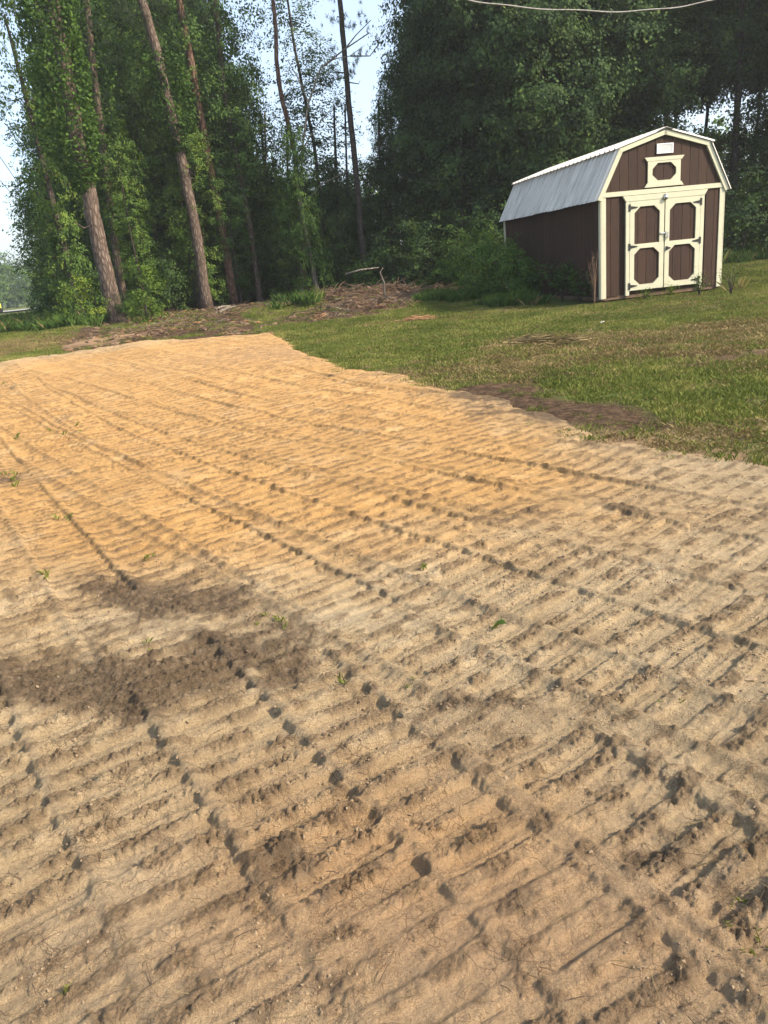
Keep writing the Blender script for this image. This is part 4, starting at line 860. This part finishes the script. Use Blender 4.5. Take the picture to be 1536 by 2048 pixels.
# saplings and dry stalks beside the shed
def sapling(px, py, h, label, seed, n=8, m='leaf', lsz=.09, rad=.35):
    g = np.random.default_rng(seed); x_, y_ = hit(px, py); z_ = G1(x_, y_); o = empty('sapling', (x_, y_, z_), 0, label=label, cat='sapling'); mb = MB(); c = []
    for k in range(n):
        a = g.uniform(0, 6.28); l = g.uniform(.5, 1) * rad; t = Vector((cos(a) * l, sin(a) * l, h * g.uniform(.55, 1))); mb.tube([(0, 0, -.03), (t.x * .3, t.y * .3, t.z * .6), tuple(t)], [.012, .008, .003], 4)
        for u in np.linspace(.45, 1.05, 9):
            for j in range(5): c.append(np.array([t.x * u, t.y * u, t.z * (u * .8 + .2)]) + g.normal(size=3) * .07)
    mb.build('stem', M['bark2'], o); V = leaf_quads(np.array(c), .6, lsz, g, 2.2); link('foliage', npmesh('foliage', V, np.arange(len(V)).reshape(-1, 4), M[m]), o)
sapling(1125, 604, 1.0, 'young feathery sapling growing against the dark side wall of the shed', 1, 14)
sapling(1160, 606, .75, 'smaller sapling near the front corner against the shed side wall', 2, 8)
sapling(1075, 600, .9, 'leafy sapling beside the middle of the shed side wall', 3, 12)
sapling(1398, 592, .42, 'weed growing up in front of the right door casing', 4, 5, 'leaf3', .05, .14)
sapling(1462, 588, .65, 'spindly weed at the right front corner of the shed', 5, 7, 'leaf', .045, .25)
sapling(1345, 592, .25, 'short weed below the middle of the shed doors', 6, 5, 'leaf3', .045, .14)
sapling(1040, 590, 1.3, 'tall sapling next to the back half of the shed side wall', 8, 14, 'leaf', .1, .5)
sapling(1290, 600, .2, 'small weed under the left shed door', 9, 5, 'leaf3', .045, .14)
mb = MB(); x_, y_ = hit(1192, 610)
for k in range(12):
    a = random.uniform(0, 6.28); l = random.uniform(.03, .16); h_ = random.uniform(.7, 1.25); mb.tube([(0, 0, 0), (l * cos(a) * .4 - .03, l * sin(a) * .4, h_ * .6), (l * cos(a) - .05, l * sin(a), h_)], [.006, .005, .003], 4)
    for j in range(6): z = h_ * random.uniform(.6, 1); mb.tube([(l * cos(a) * .7 - .04, l * sin(a) * .7, z), (l * cos(a) * .7 - .04 + random.uniform(-.06, .06), random.uniform(-.06, .06), z + .05)], [.006, .003], 3)
o = mb.build('dry_stalks', M['wood2']); o.location = (x_, y_ + .1, G1(x_, y_)); tag(o, 'clump of tall dead brown stalks at the left front corner of the shed', 'weed')

# fallen limbs, heaps and small things
def stick(pix, y, r, label, m='bark3', name='fallen_branch', cat='branch', dz=0):
    P_ = [at(px, py, y) for px, py in pix]; mb = MB(); b = P_[0].copy(); mb.tube([tuple(p - b) for p in P_], [r, r * .8, r * .5, r * .3][:len(P_)], 6, .1); o = mb.build(name, M[m], smooth=True); o.location = b; tag(o, label, cat)
stick([(690, 549), (720, 540), (758, 535)], 24.2, .03, 'bent pale branch arching out of the brush heap')
stick([(770, 600), (768, 565), (760, 545), (766, 535)], 24.2, .04, 'broken upright pale stump on top of the brush heap', name='broken_stump', cat='stump')
for i, (a_, b_) in enumerate([((428, 633), (470, 618)), ((440, 636), (474, 622)), ((432, 628), (462, 622))]):
    (x0, y0), (x1, y1) = hit(*a_), hit(*b_); mb = MB(); mb.tube([(0, 0, .1), ((x1 - x0) / 2, (y1 - y0) / 2, .16), (x1 - x0, y1 - y0, .14)], [.05, .045, .03], 7, .08); o = mb.build('log', M['bark3'], smooth=True); o.location = (x0, y0, G1(x0, y0) + .03 * i)
    tag(o, ['longest grey log lying at the edge of the cleared strip', 'grey log lying in front of the longest one', 'short grey log lying on the log pair'][i], 'log', 'grey logs by the cleared strip')
for i, (px, py, n) in enumerate(((1050, 690, 26), (822, 644, 22), (1125, 688 + 5, 12))):
    x_, y_ = hit(px, py); mb = MB(); g = random.Random(i)
    for k in range(n * 2):
        a = g.uniform(0, 6.28); r_ = g.random() ** .7 * .3; l = g.uniform(.12, .4); q = g.gauss(0, .5); h_ = .10 * (1 - r_ / .34) + .01
        mb.tube([(r_ * cos(a) * 1.3, r_ * sin(a) * .6, h_), (r_ * cos(a) * 1.3 + l * cos(q), r_ * sin(a) * .6 + l * sin(q), max(.015, h_ + g.uniform(-.05, .05)))], [.008, .005], 4)
    o = mb.build('brush_heap', M['drygrass'] if i != 1 else M['wood']); o.location = (x_, y_, G1(x_, y_) + .01)
    tag(o, ['small heap of straw coloured twigs in the middle of the lawn', 'flat heap of pale broken wood on the lawn before the brush pile', 'few straw coloured twigs lying right of the twig heap'][i], 'twig heap')
# brush piles as sticks over the mound (uncountable)
mb = MB(); g = random.Random(4)
for (px, py, rx, ry, n) in ((765, 600, 1.5, .6, 190), (720, 625, 1.5, .5, 120), (658, 611, .8, .4, 80), (845, 602, .9, .4, 60), (450, 640, 1.5, .7, 70), (240, 640, 1.6, .5, 40)):
    cx_, cy_ = hit(px, py)
    for k in range(n):
        x_ = cx_ + g.gauss(0, rx * .55); y_ = cy_ + g.gauss(0, ry * .55); z_ = G1(x_, y_); a = g.uniform(0, 6.28); l = g.uniform(.1, .55); t = g.uniform(-.1, .7)
        mb.tube([(x_, y_, z_), (x_ + l * cos(a) * .5, y_ + l * sin(a) * .5, z_ + l * t * .6 + .03), (x_ + l * cos(a), y_ + l * sin(a), z_ + l * t)], [.014, .011, .005], 4)
tag(mb.build('brush_sticks', M['wood2']), 'tangle of broken brown roots and sticks on the cleared heaps', kind='stuff')
mb = MB(); mb.v = []
def rocklike(name, px, py, s, m, label, cat, zs=.6, seed=1):
    x_, y_ = hit(px, py); o = link(name, clod(name, m, seed, 3 if s > .2 else 2)); o.scale = (s, s * .8, s * zs); o.location = (x_, y_, G1(x_, y_) + s * .1); o.rotation_euler.z = seed; tag(o, label, cat)
sandm = simple('orange_sand', (.36, .22, .12), .95, .4, 3, bmp=.5, bs=3)
rocklike('sand_heap', 538, 674, .16, sandm, 'small clod of pink sand on the far right corner of the pad', 'sand heap', .7, 3)
rocklike('white_stone', 1203, 645, .06, M['white'], 'small white thing lying on the lawn before the shed', 'stone', .8, 6)
rocklike('flat_stone', 1497, 1358, .03, m_clod, 'flat pale stone set in the tracks at the right edge', 'stone', .4, 9)
rocklike('pebble', 413, 1558, .012, M['white'], 'small pale pebble on a track ridge in the left foreground', 'pebble', .6, 9)
# curled leaf standing in the tracks
x_, y_ = hit(1003, 1255); z_ = float(padz(np.array([x_]), np.array([y_]))[0]); mb = MB()
mb.quad((-.02, 0, 0), (0, -.008, .004), (.004, .0, .02), (-.018, .01, .012)); mb.quad((0, 0, 0), (.02, -.004, .004), (.014, .006, .014), (.004, .008, .018)); mb.quad((0, 0, .01), (.006, 0, .012), (.0, .004, .045)); 
o = mb.build('curled_leaf', M['leaf']); o.location = (x_, y_, z_ + .004); tag(o, 'curled dark leaf standing up in the tracks right of centre', 'leaf')

# ------------------------------------------------------------------ road, far trees, wires
def strip(name, P_, m, zoff, kind):
    mb = MB()
    for (a, b), (c, d) in zip(P_, P_[1:]): mb.quad((*a, G1(*a) + zoff), (*b, G1(*b) + zoff), (*d, G1(*d) + zoff), (*c, G1(*c) + zoff))
    o = mb.build(name, m); tag(o, kind=kind); return o
strip('road', [((-150, 60), (-150, 71)), ((-90, 74), (-92, 85)), ((-45, 84), (-46, 95)), ((-20, 90), (-20, 101)), ((60, 100), (60, 111))], M['road'], .12, 'structure')
for i, (px, y, s) in enumerate([(-60, 150, 1.1), (-20, 140, 1.), (8, 150, 1.15), (40, 158, .95), (62, 152, .8), (90, 165, .95), (22, 170, 1.1), (120, 160, .9), (-90, 140, 1.1), (75, 185, 1.1), (160, 170, 1.), (200, 160, .9)]):
    tree('far', X(px, y), y, 'hazy rounded %s tree in the far row beyond the road, %s' % ('nearer' if y < 155 else 'farther', 'by the left picture edge' if px < 30 else 'next to the wood' if px < 80 else 'hidden behind the left wood'), group='far trees beyond the road', name='far_tree', h=6, r0=.2, s=s)
for i, (px, y, s) in enumerate([(560, 75, 1.), (610, 80, 1.1), (660, 78, 1.), (720, 82, 1.1), (900, 60, .9), (940, 70, 1.), (500, 80, 1.1), (780, 84, 1.2), (440, 85, 1.2), (1000, 75, 1.1), (1500, 70, 1.1), (1400, 75, 1.2), (1300, 70, 1.)]):
    tree('far', X(px, y), y, 'pale far tree, ' + where(px, y), group='trees deep in the wood', name='deep_tree', h=6, r0=.2, s=s * .95)
# machine with yellow body by the road
x_, y_ = at(-13, 600, 80).x, 80; t = empty('utility_vehicle', (x_, y_, G1(x_, y_) + .13), .3, label='yellow utility vehicle with white canopy cut by the left edge beside the road', cat='vehicle')
b = MB(); b.box(-1.0, .5, -.5, .5, .35, .95); b.box(-1., -.9, -.5, .5, .95, 1.1); b.build('body', M['yellow'], t, bevel=.06)
b = MB(); b.box(-1.05, .35, -.55, .55, 1.55, 1.63); b.build('canopy', M['white'], t, bevel=.02)
for cx_, cy_ in ((-.9, -.45), (.3, -.45), (-.9, .45), (.3, .45)):
    b = MB(); b.tube([(cx_, cy_, .95), (cx_, cy_, 1.55)], .025, 5); b.build('post', M['black'], t)
    b = MB(); b.tube([(cx_, cy_ - .1, .3), (cx_, cy_ + .1, .3)], .3, 14); b.build('wheel', M['black'], t)
def wire(pix, ys, r, label, m='cable', twist=0):
    P_ = [at(px, py, y) for (px, py), y in zip(pix, ys)]; b = P_[0].copy(); mb = MB(); q = []
    n = 10
    for i in range(len(P_) - 1):
        for j in range(n):
            t_ = j / n; p0 = P_[max(i - 1, 0)]; p1 = P_[i]; p2 = P_[i + 1]; p3 = P_[min(i + 2, len(P_) - 1)]
            q.append(.5 * ((2 * p1) + (p2 - p0) * t_ + (2 * p0 - 5 * p1 + 4 * p2 - p3) * t_ ** 2 + (3 * p1 - p0 - 3 * p2 + p3) * t_ ** 3))
    q.append(P_[-1]); q = [v - b for v in q]
    if twist:
        q = [v + Vector((0, cos(k * twist + twist), sin(k * twist + twist))) * r * .8 for k, v in enumerate(q)]
    mb.tube([tuple(v) for v in q], r, 5); o = mb.build('overhead_cable', M[m], smooth=True); o.location = b; tag(o, label, 'cable', None)
cp = [(860, -22), (950, 2), (1040, 14), (1150, 21), (1250, 23), (1340, 16), (1420, 2), (1500, -20), (1600, -55)]
wire(cp, [13] * 9, .009, 'pale strand of the sagging twisted overhead cable at the top right', twist=.45)
wire(cp, [13.02] * 9, .006, 'dark strand wound round the pale overhead cable at the top right', 'black', twist=-.45)
wire([(-120, 150), (0, 314), (60, 400), (120, 475), (170, 530)], [40, 55, 64, 76, 90], .022, 'thin dark power line crossing the left sky, upper one of two', 'bark2')
wire([(-120, 240), (0, 361), (40, 408), (85, 455), (150, 520)], [40, 55, 62, 72, 90], .022, 'thin dark power line crossing the left sky, lower one of two', 'bark2')
HZ = MB(); HZ.box(-1000, 1000, -120, 1560, -3., 24.)
hz = HZ.build('haze', M['white']); hz.data.materials.clear()
hm = bpy.data.materials.new('haze_air'); hm.use_nodes = True; ht = hm.node_tree; ht.nodes.clear()
ho = ht.nodes.new('ShaderNodeOutputMaterial'); hv = ht.nodes.new('ShaderNodeVolumePrincipled'); hv.inputs['Color'].default_value = (.93, .96, 1, 1); hv.inputs['Density'].default_value = .0008; hv.inputs['Anisotropy'].default_value = .3
ht.links.new(hv.outputs[0], ho.inputs['Volume']); hz.data.materials.append(hm); tag(hz, kind='stuff')
print('done')
